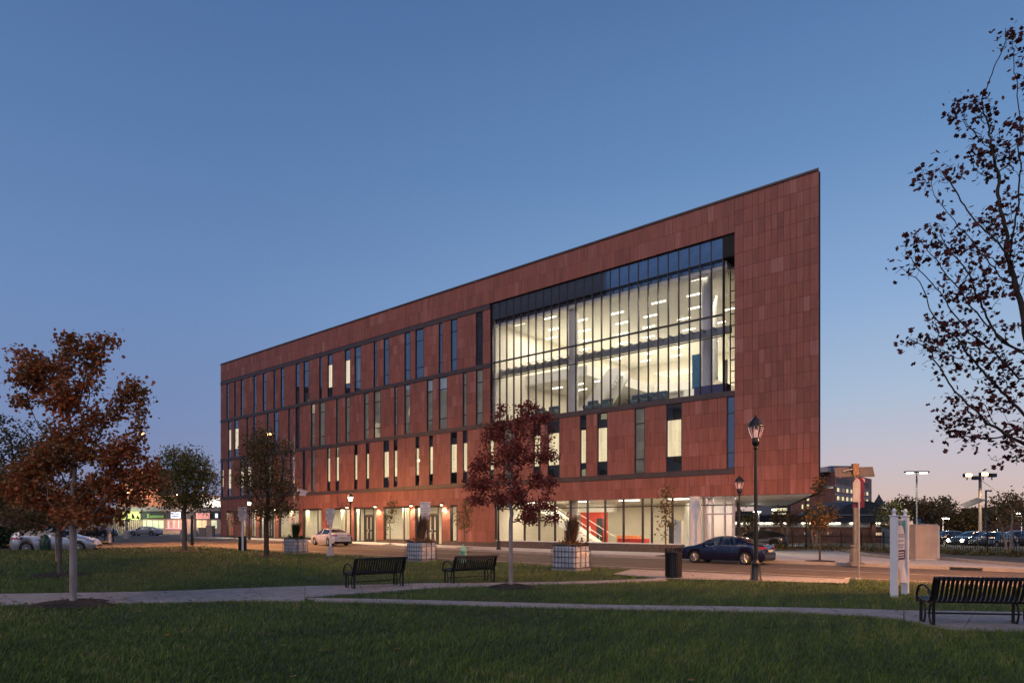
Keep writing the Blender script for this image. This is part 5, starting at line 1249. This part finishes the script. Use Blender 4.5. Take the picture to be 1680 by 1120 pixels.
# shrubs
ORD = 'first second third fourth fifth sixth seventh eighth ninth tenth eleventh twelfth thirteenth fourteenth fifteenth sixteenth seventeenth eighteenth nineteenth twentieth'.split(); ORD += ['twenty-'+w for w in ORD[:9]]
r_ = np.random.default_rng(8); k = 0
for px in list(range(1262, 1690, 17)):
    ylo = pw(fpx, px)-2.0-r_.random()*1.6; p = Vector(((px-840)/1120*ylo, ylo, .02)); n = 150; h = .28+.25*r_.random()
    P_ = np.stack([r_.normal(0,.26,n), r_.normal(0,.22,n), np.abs(r_.normal(0,h*.5,n))], 1)
    o = new_obj('low_shrub', leaves_mesh('low_shrub', P_, .10, LM['green' if k % 3 else 'yellow'], 'kite', r_, r_.random(n)), None, p)
    tag(o, ORD[k]+' low leafy shrub from the left in the fenced planting bed', 'shrub', 'low shrubs in the planting bed'); k += 1
# parking-lot sheet
tag(MB().quad((20,56,-.32),(200,40,-.32),(260,150,-.32),(10,150,-.32)).build('parking_lot', M['asphalt_far']), kind='structure')
M.update({'brick': mat('red_brick', (.20,.085,.065), .85, 0, .2, 1.5), 'brick_d': mat('dark_brick', (.10,.042,.035), .85, 0, .3, 2), 'brick_p': mat('pale_pink_brick', (.36,.18,.15), .85, 0, .1, 1), 'roofd': mat('dark_slate', (.022,.026,.034), .7),
  'winlit': emis('lit_far_window', (1,.86,.48), 1.1, .55, (1,1,1), .6), 'wincool': emis('cool_lit_band', (1,.88,.60), 1.3, .25, (1,1,1), .25), 'louvre': mat('grey_louvre', (.12,.11,.10), .7), 'windk': mat('dark_far_window', (.02,.025,.03), .15),
  'blueglass': mat('blue_glass_far', (.06,.09,.16), .2), 'concf': mat('far_concrete', (.38,.34,.33), .85, 0, .1, .5), 'pinkwall': mat('pink_render', (.42,.24,.17), .85, 0, .12, .3), 'greyroof': mat('grey_fascia', (.25,.23,.24), .8),
  'limesign': emis('lime_lit_sign', (.60,.72,.22), .75, .25), 'whitesign': emis('white_lit_sign', (.75,.80,1), 1.3), 'pinksign': emis('pink_lit_sign', (1,.50,.44), .75), 'neon': emis('pink_neon', (1,.42,.45), 1.6), 'shoplit': emis('lit_shop_window', (.86,.92,.60), .85, .5, (1,1,1), 1.2),
  'shopwarm': emis('warm_shop_window', (1,.74,.42), .95, .45, (1,1,1), 1.5), 'shopred': emis('red_shop_window', (.8,.45,.36), .5, .6, (1,1,1), 1.3), 'shutter': mat('roller_shutter', (.36,.26,.22), .8), 'floodw': emis('white_flood_lamp', (1,.94,.76), 40), 'floodo': emis('orange_flood_lamp', (1,.55,.25), 30), 'greenlit': emis('green_lit', (.22,.42,.12), .25, .5)})
def W(px, Y): return (px-840)/1120*Y
def Z(py, Y): return EYE+(860-py)/1120*Y
def edge_wall(t, a, b, z0, z1, m_, name, proud=0, th=.3):
    """wall slab from plan point a to b, thickness behind it"""
    d = (b-a); d.z = 0; d.normalize(); nn = Vector((d.y,-d.x,0))
    if nn.y > 0: nn = -nn
    A = a+nn*proud; B_ = b+nn*proud; C_ = B_-nn*th; D_ = A-nn*th
    return MB().add([(p.x,p.y,z) for z in (z0,z1) for p in (A,B_,C_,D_)], [(0,3,2,1),(4,5,6,7),(0,1,5,4),(1,2,6,5),(2,3,7,6),(3,0,4,7)]) 
def wall(t, a, b, z0, z1, m_, name='wall', proud=0, th=.3):
    mb = MB(); d = (b-a); d = Vector((d.x,d.y,0)).normalized(); nn = Vector((d.y,-d.x,0)); nn = -nn if nn.y > 0 else nn
    A = a+nn*proud; B_ = b+nn*proud; C_ = B_-nn*th; D_ = A-nn*th
    mb.add([(p.x,p.y,z) for z in (z0,z1) for p in (A,B_,C_,D_)], [(0,3,2,1),(4,5,6,7),(0,1,5,4),(1,2,6,5),(2,3,7,6),(3,0,4,7)]); return mb.build(name, m_, t)
# --- brick hospital-like block at the right
Yb = 150
C0 = Vector((W(1370,Yb), Yb, 0)); Rr = Vector((W(1430,175), 175, 0)); L0 = Vector((W(1258,185), 185, 0))
bb = thing('brick_office_block', 'multi-storey brick block with lit window strips beyond the parking lot, right of the red building', 'building')
Zt = Z(773, Yb); MB().prism([(C0.x,C0.y),(Rr.x,Rr.y),(Rr.x-8,Rr.y+25),(L0.x,L0.y)], 'z', -.6, Zt).build('block', M['brick_p'], bb); wall(bb, L0, C0, -.6, Zt+.02, M['brick'], 'flank_wall', .05, .05)
def seg(A, B_, t0, t1): return A+(B_-A)*t0, A+(B_-A)*t1
for y0, y1, m_, n in ((783,791,'louvre',5),(798.5,806,'winlit',8),(812.5,820,'winlit',8)):
    z1_, z0_ = Z(y0,Yb), Z(y1,Yb)
    for k in range(n):
        a, b = seg(C0, Rr, .04+.9*k/n, .04+.9*(k+.78)/n)
        if m_ == 'louvre': wall(bb, a, b, z0_, z1_, M['louvre'], 'louvre', .04, .1)
        else:
            o = wall(bb, a, b, z0_, z1_, M['windk'], 'window', .03, .1)
            if (k*7+y0) % 5 > .9: wall(bb, a+Vector((.1,0,0)), b-Vector((.1,0,0)), z0_+.1, z1_-.1, M['winlit'], 'pane', .05, .05)
    if m_ != 'louvre': wall(bb, *seg(C0, Rr, 0, .97), z1_+.05, z1_+.45, M['concf'], 'ledge', .25, .3)
wall(bb, *seg(L0, C0, .0, .98), Z(806,Yb), Z(798.5,Yb), M['wincool'], 'window', .05, .1)
wall(bb, *seg(L0, C0, .5, .99), Z(797.5,Yb), Z(796,Yb), M['concf'], 'ledge', .3, .3)
wall(bb, *seg(L0, C0, .55, .92), Zt, Z(762,Yb), M['blueglass'], 'plant_screen', -.5, 5)
wall(bb, *seg(C0, Rr, .0, .45), Zt, Z(765,Yb), M['concf'], 'plant_room', -1.5, 5)
ls = MB(); 
for k, t0 in enumerate((.06,.50,.60,.70)): wall(bb, *seg(C0, Rr, t0, t0+.075), Z(781.5,Yb), Z(775.5,Yb), M['redink'] if 0 else emis('red_lit_letter', (1,.16,.12), 1.4), 'roof_letter', .1, .1)
# lower wing seen under the soffit
wg = thing('glazed_brick_wing', 'brick and glass wing with lit floors seen beneath the soffit of the red building', 'building')
Yw = 125; xs_ = lambda px: Vector((W(px,Yw), Yw, 0))
wall(wg, xs_(1297), xs_(1369), -.6, Z(800,Yw), M['brick'], th=8)
wall(wg, xs_(1266), xs_(1297), -.6, Z(810,Yw), M['windk'], 'glass_wall', th=8)
for y0, y1 in ((813,822),(833,838),(841,846)): wall(wg, xs_(1267), xs_(1291), Z(y1,Yw), Z(y0,Yw), M['winlit'], 'window', .05, .1)
for y0, y1 in ((822,829),): wall(wg, xs_(1266), xs_(1296), Z(y1,Yw), Z(y0,Yw), M['blueglass'], 'spandrel', .05, .1)
for px in (1316.5, 1325):
    for y0, y1 in ((811,821),(827,834),(840,845)): wall(wg, xs_(px-(1.2 if px < 1320 else 2.2)), xs_(px+(1.2 if px < 1320 else 2.2)), Z(y1,Yw), Z(y0,Yw), M['winlit'], 'window', .05, .1)
# --- low brick building with dark fascia and lit clerestory
Yl = 76; lx = lambda px, dy=0: Vector((W(px,Yl), Yl+dy, 0))
lw = thing('low_brick_station', 'long low brick building with a dark fascia and glowing clerestory behind the iron fence', 'building')
for nm, y0, y1, m_, pr in (('wall', 864, 892, 'brick_d', 0), ('clerestory', 856.5, 864, 'cream', .02)): wall(lw, lx(1195), lx(1446), Z(y1,Yl), Z(y0,Yl), M[m_], nm, pr, 6)
for k, px in enumerate((1205,1222,1245,1262,1282,1322,1337,1358,1371,1401,1438)): wall(lw, lx(px-7), lx(px+7), Z(858.6,Yl), Z(857.2,Yl), M['strip'], 'strip_light', .12, .08)
wall(lw, lx(1190), lx(1452), Z(856.5,Yl), Z(845,Yl), M['roofd'], 'fascia', .8, 8)
wall(lw, lx(1189), lx(1453), Z(845,Yl), Z(843.6,Yl), M['greyroof'], 'roof_edge', .9, 8)
wall(lw, lx(1427), lx(1433), Z(892,Yl), Z(856.5,Yl), M['brick_d'], 'pier', .5, .4)
for px in (1247, 1320, 1358, 1402): wall(lw, lx(px-1.6), lx(px+1.6), Z(877,Yl), Z(872.5,Yl), M['concf'], 'notice', .06, .05)
for k in range(10): wall(lw, lx(1436+k*1.05-.0), lx(1436.5+k*1.05), Z(877.5,Yl), Z(873.5,Yl), M['shopwarm'], 'slot_window', .05, .05)
rf = MB(); prof = [(1362,843.6),(1375,838),(1392,827),(1412,821),(1428,821.5),(1443,827),(1452,836),(1456,843.6)]
rf.prism([(W(x,Yl+4), Z(y,Yl+4)) for x, y in prof], 'y', Yl+4, Yl+14); rf.build('mound_roof', M['roofd'], lw)
rf = MB(); xx, zz = W(1442,Yl+9), Z(827,Yl+9); rf.lathe([(.9,0),(.2,1.2),(.02,1.6)], 8, (xx, Yl+9, zz-.3)); rf.build('roof_finial', M['roofd'], lw)
la = bpy.data.lights.new('station_light', 'AREA'); la.shape = 'RECTANGLE'; la.size = 16; la.size_y = .3; la.energy = 160; la.color = (1,.85,.55); o = new_obj('station_light', la, lw, (W(1320,Yl), Yl-.9, Z(857,Yl))); o.rotation_euler = (R(-25),0,0)
# --- far skyline at the right
for k, (x0, x1, yt, Y, m_, lab) in enumerate(((1572,1700,844,210,'brick_d','long dark brick building on the skyline at the right'),(1638,1740,831,120,'brick_d','dark blocky building at the right edge beyond the parking lot'),
        (1525,1560,837,260,'blueglass','small distant blue-grey building on the skyline'),(1212,1245,838,200,'roofd','dark flat-roofed building seen far beneath the soffit'))):
    t = thing('distant_building', lab, 'building'); a, b = Vector((W(x0,Y),Y,0)), Vector((W(x1,Y),Y,0)); wall(t, a, b, -.6, Z(yt,Y), M[m_], th=10)
    if k < 2:
        n = 14
        for j in range(n):
            a2, b2 = seg(a, b, .03+.94*j/n, .03+.94*(j+.4)/n)
            for yy in ((yt+6, yt+9),(yt+13, yt+16)): wall(t, a2, b2, Z(yy[1],Y), Z(yy[0],Y), M['winlit'] if (j*5+int(yy[0])) % 4 == 0 else M['windk'], 'window', .05, .1)
    if k == 1: wall(t, Vector((W(1672,Y),Y,0)), Vector((W(1680,Y),Y,0)), Z(yt,Y), Z(820,Y), M['brick_d'], 'stair_tower', 0, 3)
tr = tree_blob = None
# --- pole lights
def pole_light(px, Y, ytop, label, heads, r=.09, m_='black', lit='floodw', e=1400, col=(1,.92,.75)):
    p = Vector((W(px,Y), Y, -.3)); h = Z(ytop,Y)+.3; t = thing('pole_light', label, 'light pole', p, group='tall parking-lot light poles')
    MB().lathe([(r*1.9,0),(r*1.9,.6),(r,.62),(r*.75,h)], 8).build('pole', M[m_], t)
    for dx_, on in heads:
        hd = MB().bbox(min(0,dx_),max(0,dx_),-.16,.16,h-.04,h+.08,.02).build('lamp_head', M[m_], t)
        if on: MB().bbox(dx_*.55-.28,dx_*.55+.28,-.13,.13,h-.10,h-.045,.01).build('lens', M[lit], hd); light('SPOT', e*.6, col, t, (dx_*1.0, -1.0, h-.5), .2, spot_size=R(150), spot_blend=.5)
    return t
pole_light(1504, 62, 774, 'dark double-headed pole light glowing white at the right', [(-1.1, True), (1.1, True)])
t = pole_light(1608, 66, 782, 'brown timber pole with a cluster of orange flood lamps', [], .17, 'polepaint')
for dx_, dz_, on in ((-1.3,.15,True),(-.45,-.1,False),(.25,.25,True),(1.1,.15,False)):
    h = Z(782,66)+.3; hd = MB().bbox(dx_-.35,dx_+.35,-.3,.1,h+dz_-.18,h+dz_+.18,.03).build('lamp_head', M['roofd'], t); MB().box(dx_-.03,dx_+.03,-.1,0,h-.3,h+dz_-.1).build('bracket', M['black'], hd)
    if on: MB().bbox(dx_-.28,dx_+.28,-.33,-.30,h+dz_-.12,h+dz_+.12,.01).build('lens', M['floodo'], hd)
light('SPOT', 1200, (1,.6,.3), t, (0,-1.8,Z(782,66)-.3), .2, spot_size=R(150), spot_blend=.5)
t = pole_light(1617.5, 60, 805, 'black pole with two tilted solar panels and a small square lamp', [(.45, False)], .10)
for sx, a in ((-1,-22),(1,3)):
    mb = MB().bbox(-.85,.85,-.5,.5,-.03,.03,.006); mb.xf(Matrix.Translation((sx*1.2-.3*0,0,Z(824 if sx<0 else 826,60)+.3)) @ Matrix.Rotation(R(a),4,'Y') @ Matrix.Rotation(R(14),4,'X')); mb.build('solar_panel', M['solar'], t)
pole_light(1547, 70, 849, 'low grey pole lamp glowing just right of the beige cabinet', [(.5, True)], .06, 'galv', e=250)
pole_light(1676, 88, 841, 'far pole lamp glowing near the right edge', [(-.5, True)], .06, 'galv', e=300)
pole_light(1636, 95, 849.5, 'small far pole lamp left of the dark blocky building', [(.3, True)], .06, 'galv', e=200)
pole_light(1266, 90, 835, 'white flood lamp seen beneath the soffit', [(.5, True)], .07, 'galv', e=250)
pole_light(1245, 60, 838, 'white banner pole lamp right of the near post lamp', [(-.3, True)], .06, 'galv', e=120)
t = pole_light(1322.5, 52, 813, 'thin dark pole in the planting bed beneath the soffit', [], .06)
# cars in the lot and the SUV behind the sedan
grey = car_paint('grey_car_paint', (.03,.032,.04), .3); dark = car_paint('dark_car_paint', (.02,.02,.024), .4); red_ = car_paint('dark_red_paint', (.10,.01,.01), .3)
p = Vector((W(1238,50), 50, 0)); make_car('dark car half hidden behind the near post lamp and the blue sedan', p, zs(72)-.1, R(160), dark, HATCH, detail=False)
for k, (px, Y, rz, pt, lab) in enumerate(((1598, 62, 20, grey, 'grey car with glowing headlights in the parking lot'), (1556, 66, 15, dark, 'dark car parked behind the yellow-brown tree'), (1630, 58, 30, dark, 'dark car parked right of the timber pole'), (1668, 66, 10, grey, 'grey car parked near the right edge behind the fence'))):
    c_ = make_car(lab, Vector((W(px,Y),Y,0)), -.32, R(rz+180), pt, SEDAN, 'cars in the parking lot')
    if k == 0:
        for sy in (-.65,.65): MB().lathe([(.12,0),(.13,.05),(.02,.07)], 10).xf(Matrix.Translation((2.40,sy,.66)) @ Matrix.Rotation(R(90),4,'Y')).build('headlamp_glow', M['floodw'], c_)
# round stop sign back under the soffit
t = thing('round_sign', 'pale round sign back on a thin post under the soffit', 'traffic sign', (W(1260,54), 54, -.1)); MB().tube([(0,0,0),(0,0,1.9)], .03, 6).build('post', M['galv'], t); MB().lathe([(.30,-.01),(.30,.01)], 8).xf(Matrix.Translation((0,-.05,1.25)) @ Matrix.Rotation(R(90),4,'X')).build('sign_plate', M['signgrey'], t)
# ================================================================== left background: the strip of shops
Ys = 128; sx_ = lambda px: Vector((W(px,Ys), Ys, 0))
sh_ = thing('shop_row', 'low row of shops with glowing signs across the far street at the left', 'building')
wall(sh_, sx_(-60), sx_(362), -.2, Z(851,Ys), M['shutter'], th=10); wall(sh_, sx_(-60), sx_(362), Z(838,Ys), Z(831,Ys), M['greyroof'], 'parapet', .3, 10); wall(sh_, sx_(-60), sx_(362), Z(850.6,Ys), Z(838,Ys), M['roofd'], 'sign_band', .2, 10)
def sgn(a, b, y0, y1, m_, nm='sign', pr=.4): return wall(sh_, sx_(a), sx_(b), Z(y1,Ys), Z(y0,Ys), M[m_], nm, pr, .12)
sgn(190,200.5,839,849.5,'limesign'); sgn(202,207.5,839,849.5,'limesign'); sgn(209,232,838.5,849.5,'limesign'); sgn(178,233,850.5,852,'limesign','awning_edge',.7)
sgn(243,247,842,849,'greenlit'); sgn(248,270,845,849,'greenlit')
ws = sgn(282,297.5,839.5,849.5,'whitesign'); ps = sgn(323,345,841,850.5,'pinksign'); sgn(354.5,358.5,842,849,'whitesign'); sgn(170,189,838,848,'pinksign')
for tx, px, py, sz in (('DUNKIN', 334, 843.8, .62), ('DONUTS', 334, 848, .62)):
    o = new_obj('lettering', text_mesh(tx, sz, M['redink'], .01), ps, (W(px,Ys), Ys-.56, Z(py,Ys))); o.rotation_euler = (R(90),0,0)
for (a, b, y) in ((284,296,842.5),(284.5,295,846.5)): wall(ws, sx_(a), sx_(b), Z(y+.7,Ys), Z(y-.7,Ys), M['windk'], 'lettering', .60, .06)
for a, b, m_ in ((235,240,'shoplit'),(241.5,250,'shoplit'),(251,260,'shoplit'),(261,268.5,'shoplit'),(274,280,'shopred'),(281.5,290,'shopred'),(291.5,298,'shopred'),(300,304,'shopwarm'),(323,331,'shopwarm'),(332,339,'shopwarm'),(347,356,'shoplit')): sgn(a,b,853,866,m_,'shop_window',.05)
for a, b, y0, y1 in ((273,299,866.2,867),(277,278,853.5,866),(286,287,853.5,866),(293.5,294.5,853.5,866),(305,306,853,860)): sgn(a,b,y0,y1,'neon','neon_tube',.3)
for k in range(16): wall(sh_, sx_(183+k*3.3), sx_(183.35+k*3.3), -.1, Z(852,Ys), M['windk'], 'fence_bar', .8, .08)
light('POINT', 900, (.9,1,.6), sh_, (W(220,Ys), Ys-3, 3), 1); light('POINT', 900, (1,.7,.5), sh_, (W(300,Ys), Ys-3, 3), 1)
pbk = thing('pink_rendered_building', 'pinkish rendered building rising behind the shop row at the left', 'building'); Yp = 165
wall(pbk, Vector((W(195,Yp),Yp,0)), Vector((W(262,Yp),Yp,0)), 0, Z(768,Yp), M['pinkwall'], th=10); wall(pbk, Vector((W(262,Yp),Yp,0)), Vector((W(372,Yp),Yp,0)), 0, Z(812,Yp), M['pinkwall'], 'lower_wall', 0, 10)
for px, yy in ((245,813),(333,799),(292,811),(306,810),(333,811),(210,807)): wall(pbk, Vector((W(px-.9,Yp),Yp,0)), Vector((W(px+.9,Yp),Yp,0)), Z(yy+1,Yp), Z(yy-1,Yp), M['floodo'], 'wall_light', .3, .1)
light('POINT', 2600, (1,.55,.3), pbk, (W(240,Yp), Yp-5, 10), 1)
gb_ = thing('grey_flank_building', 'pale grey building corner just left of the red building with a bright wall flood light', 'building'); Yg = 140
wall(gb_, Vector((W(322,Yg),Yg,0)), Vector((W(372,Yg),Yg,0)), 0, Z(816,Yg), M['greyroof'], th=6); wall(gb_, Vector((W(348.6,Yg),Yg,0)), Vector((W(350.4,Yg),Yg,0)), Z(832,Yg), Z(830.3,Yg), M['floodw'], 'flood_light', .4, .2); light('POINT', 1500, (1,.95,.75), gb_, (W(349.5,Yg), Yg-1.5, Z(831,Yg)), .3)
for k, (x0, x1, yt, Y, m_, lab) in enumerate(((-80,20,800,120,'brick_d','dark building at the far left behind the trees'),(20,190,835,175,'brick_d','low dark brick building beyond the street at the left'))):
    t = thing('distant_building', lab, 'building'); wall(t, Vector((W(x0,Y),Y,0)), Vector((W(x1,Y),Y,0)), -.5, Z(yt,Y), M[m_], th=8)
    for j in range(5): a2, b2 = seg(Vector((W(x0,Y),Y,0)), Vector((W(x1,Y),Y,0)), .1+.17*j, .15+.17*j); wall(t, a2, b2, Z(yt+14,Y), Z(yt+8,Y), M['winlit'] if j % 2 else M['windk'], 'window', .05, .1)
# things on the far street
make_car('small grey sedan passing the shops at the far left', Vector((W(238,106),106,0)), -.0, R(180), silver, SEDAN, detail=True)
make_car('dark car behind the maple near the stop sign', Vector((W(160,92),92,0)), 0, R(175), grey, SEDAN, detail=False)
def far_pole(px, Y, yt, lab, base=True, m_='concf'):
    t = thing('utility_pole', lab, 'pole', (W(px,Y), Y, .0)); h = Z(yt,Y)
    MB().lathe([(.14,0),(.10,h)], 8).build('shaft', M[m_], t)
    if base: MB().lathe([(.42,0),(.34,.9),(.2,1.0)], 8).build('base', M[m_], t)
far_pole(208, 82, 828, 'pale pole with a flared base before the lime sign'); far_pole(300, 90, 838, 'pale pole hidden behind the olive-green tree'); far_pole(320, 88, 838, 'pale flared pole right of the olive-green tree'); far_pole(315, 58, 845, 'thin black pole right of the olive-green tree', False, 'black')
for px, Y, yt, lab in ((343, 86, 863, 'pale rectangular cabinet near the building corner at the left'), (331, 92, 866, 'brown cabinet beside the pale one at the left')):
    t = thing('street_cabinet', lab, 'utility cabinet', (W(px,Y), Y, 0)); w = 5.5/1120*Y; MB().bbox(-w,w,0,.8,.05,Z(yt,Y),.02).build('body', M['cabinet'], t); MB().bbox(-w-.04,w+.04,-.04,.84,Z(yt,Y),Z(yt,Y)+.08,.01).build('lid', M['concf'], t)
t = thing('stop_sign', 'red stop sign on a post beyond the yellow kerb behind the maple', 'stop sign', (W(176,70), 70, .1)); zt = Z(852,70)
MB().tube([(0,0,0),(0,0,zt)], .04, 6).build('post', M['galv'], t); o = MB().lathe([(.38,-.015),(.38,.015)], 8, sm=False).xf(Matrix.Translation((0,-.06,zt)) @ Matrix.Rotation(R(90),4,'X') @ Matrix.Rotation(R(22.5),4,'Z')).build('sign_plate', mat('stop_red', (.55,.02,.02), .5), t)
x_ = new_obj('lettering', text_mesh('STOP', .26, M['signwhite'], .004), o, (0,-.09,zt)); x_.rotation_euler = (R(90),0,0)
for k, px in enumerate((137,149,159,172,180,186)):
    Y = 62+(k%2)*2; t = thing('bollard', ORD[k]+' slim black bollard from the left at the yellow kerb corner', 'bollard', (W(px,Y), Y, .18), group='slim black bollards at the left corner'); MB().lathe([(.05,0),(.05,1.1),(.07,1.12),(.07,1.18),(.02,1.24)], 8).build('post', M['black'], t); MB().lathe([(.10,0),(.10,.04)], 8).build('foot', M['black'], t)
for k, (px, Y, h, w) in enumerate(((10, 50, 1.5, 3.2),)):
    r_ = np.random.default_rng(99); n = 2500; P_ = np.stack([r_.uniform(-w,w,n), r_.normal(0,.5,n), r_.uniform(0,h,n)], 1)
    tag(new_obj('hedge', leaves_mesh('hedge', P_, .22, LM['bush'], 'kite', r_, r_.random(n)), None, (W(px,Y), Y, .1)), 'dark clipped hedge at the left edge behind the silver hatchback', 'hedge')
# the stone building opposite, left of and behind the camera's view: it shows in the window glass
ob = thing('stone_office_opposite', 'long pale stone office building across the side street, beyond the left edge', 'building')
MB().box(-95,-70,6,82,-.5,25).build('wall', M['concf'], ob)
MB().box(-94,-71,26,51,25.6,62).build('tower', M['concf'], ob)
for j in range(6):
    for k in range(21): MB().box(-70,-69.9,8+k*3.5,9.8+k*3.5,1.6+j*3.9,4.0+j*3.9).build('window', M['winlit'] if (k*3+j) % 5 == 0 else M['windk'], ob)
MB().box(-95.3,-69.5,5.7,82.3,25,25.6).build('cornice', M['greyroof'], ob)

# loose wire from the timber pole toward the right, and fallen leaves on the lawn
a_ = Vector((W(1608,66), 66, Z(786,66))); b_ = Vector((W(1760,60), 60, Z(850,60)))
tag(MB().tube([a_+(b_-a_)*k/10-Vector((0,0,.8*math.sin(math.pi*k/10))) for k in range(11)], .02, 4).build('overhead_wire', M['black']), 'thin overhead wire running down right from the timber flood-lamp pole', 'wire')
r_ = np.random.default_rng(5); n = 230; Y = 7*(30/7)**r_.random(n); X = (r_.random(n)*1.6-.8)*Y; zz, s_, q_ = lawn_np(X, Y); ok = (q_ < NK-.3); P_ = np.stack([X,Y,zz+.045],1)[ok]; n = len(P_)
for c_, k_ in ((b, 160) for b in [Vector((-9.4,14.8,0))]):
    e_ = np.stack([c_.x+r_.normal(0,1.6,k_), c_.y+r_.normal(0,1.3,k_), np.full(k_,.05)],1); P_ = np.concatenate([P_, e_])
V0, F0 = LEAFV['lobed']; n = len(P_); x, y, z = rand_rot(n, r_, 0); x[:,2] *= .25; y[:,2] *= .25; s2 = .085*(.6+.7*r_.random(n))
Vv = P_[:,None]+s2[:,None,None]*(V0[None,:,0:1]*x[:,None]+V0[None,:,1:2]*y[:,None]); Ff = (np.arange(n)[:,None,None]*len(V0)+F0[None]).reshape(-1,3)
tag(new_obj('fallen_leaves', np_mesh('fallen_leaves', Vv.reshape(-1,3), Ff, LM['yellow'], np.repeat(.3+.6*r_.random(n), len(F0)))), 'scattered brown fallen leaves on the lawn', 'leaves', kind='stuff')
make_grass(390000, 6.6, 56, .080, .0062, 'grass', 'short dark green grass blades covering the park lawn')
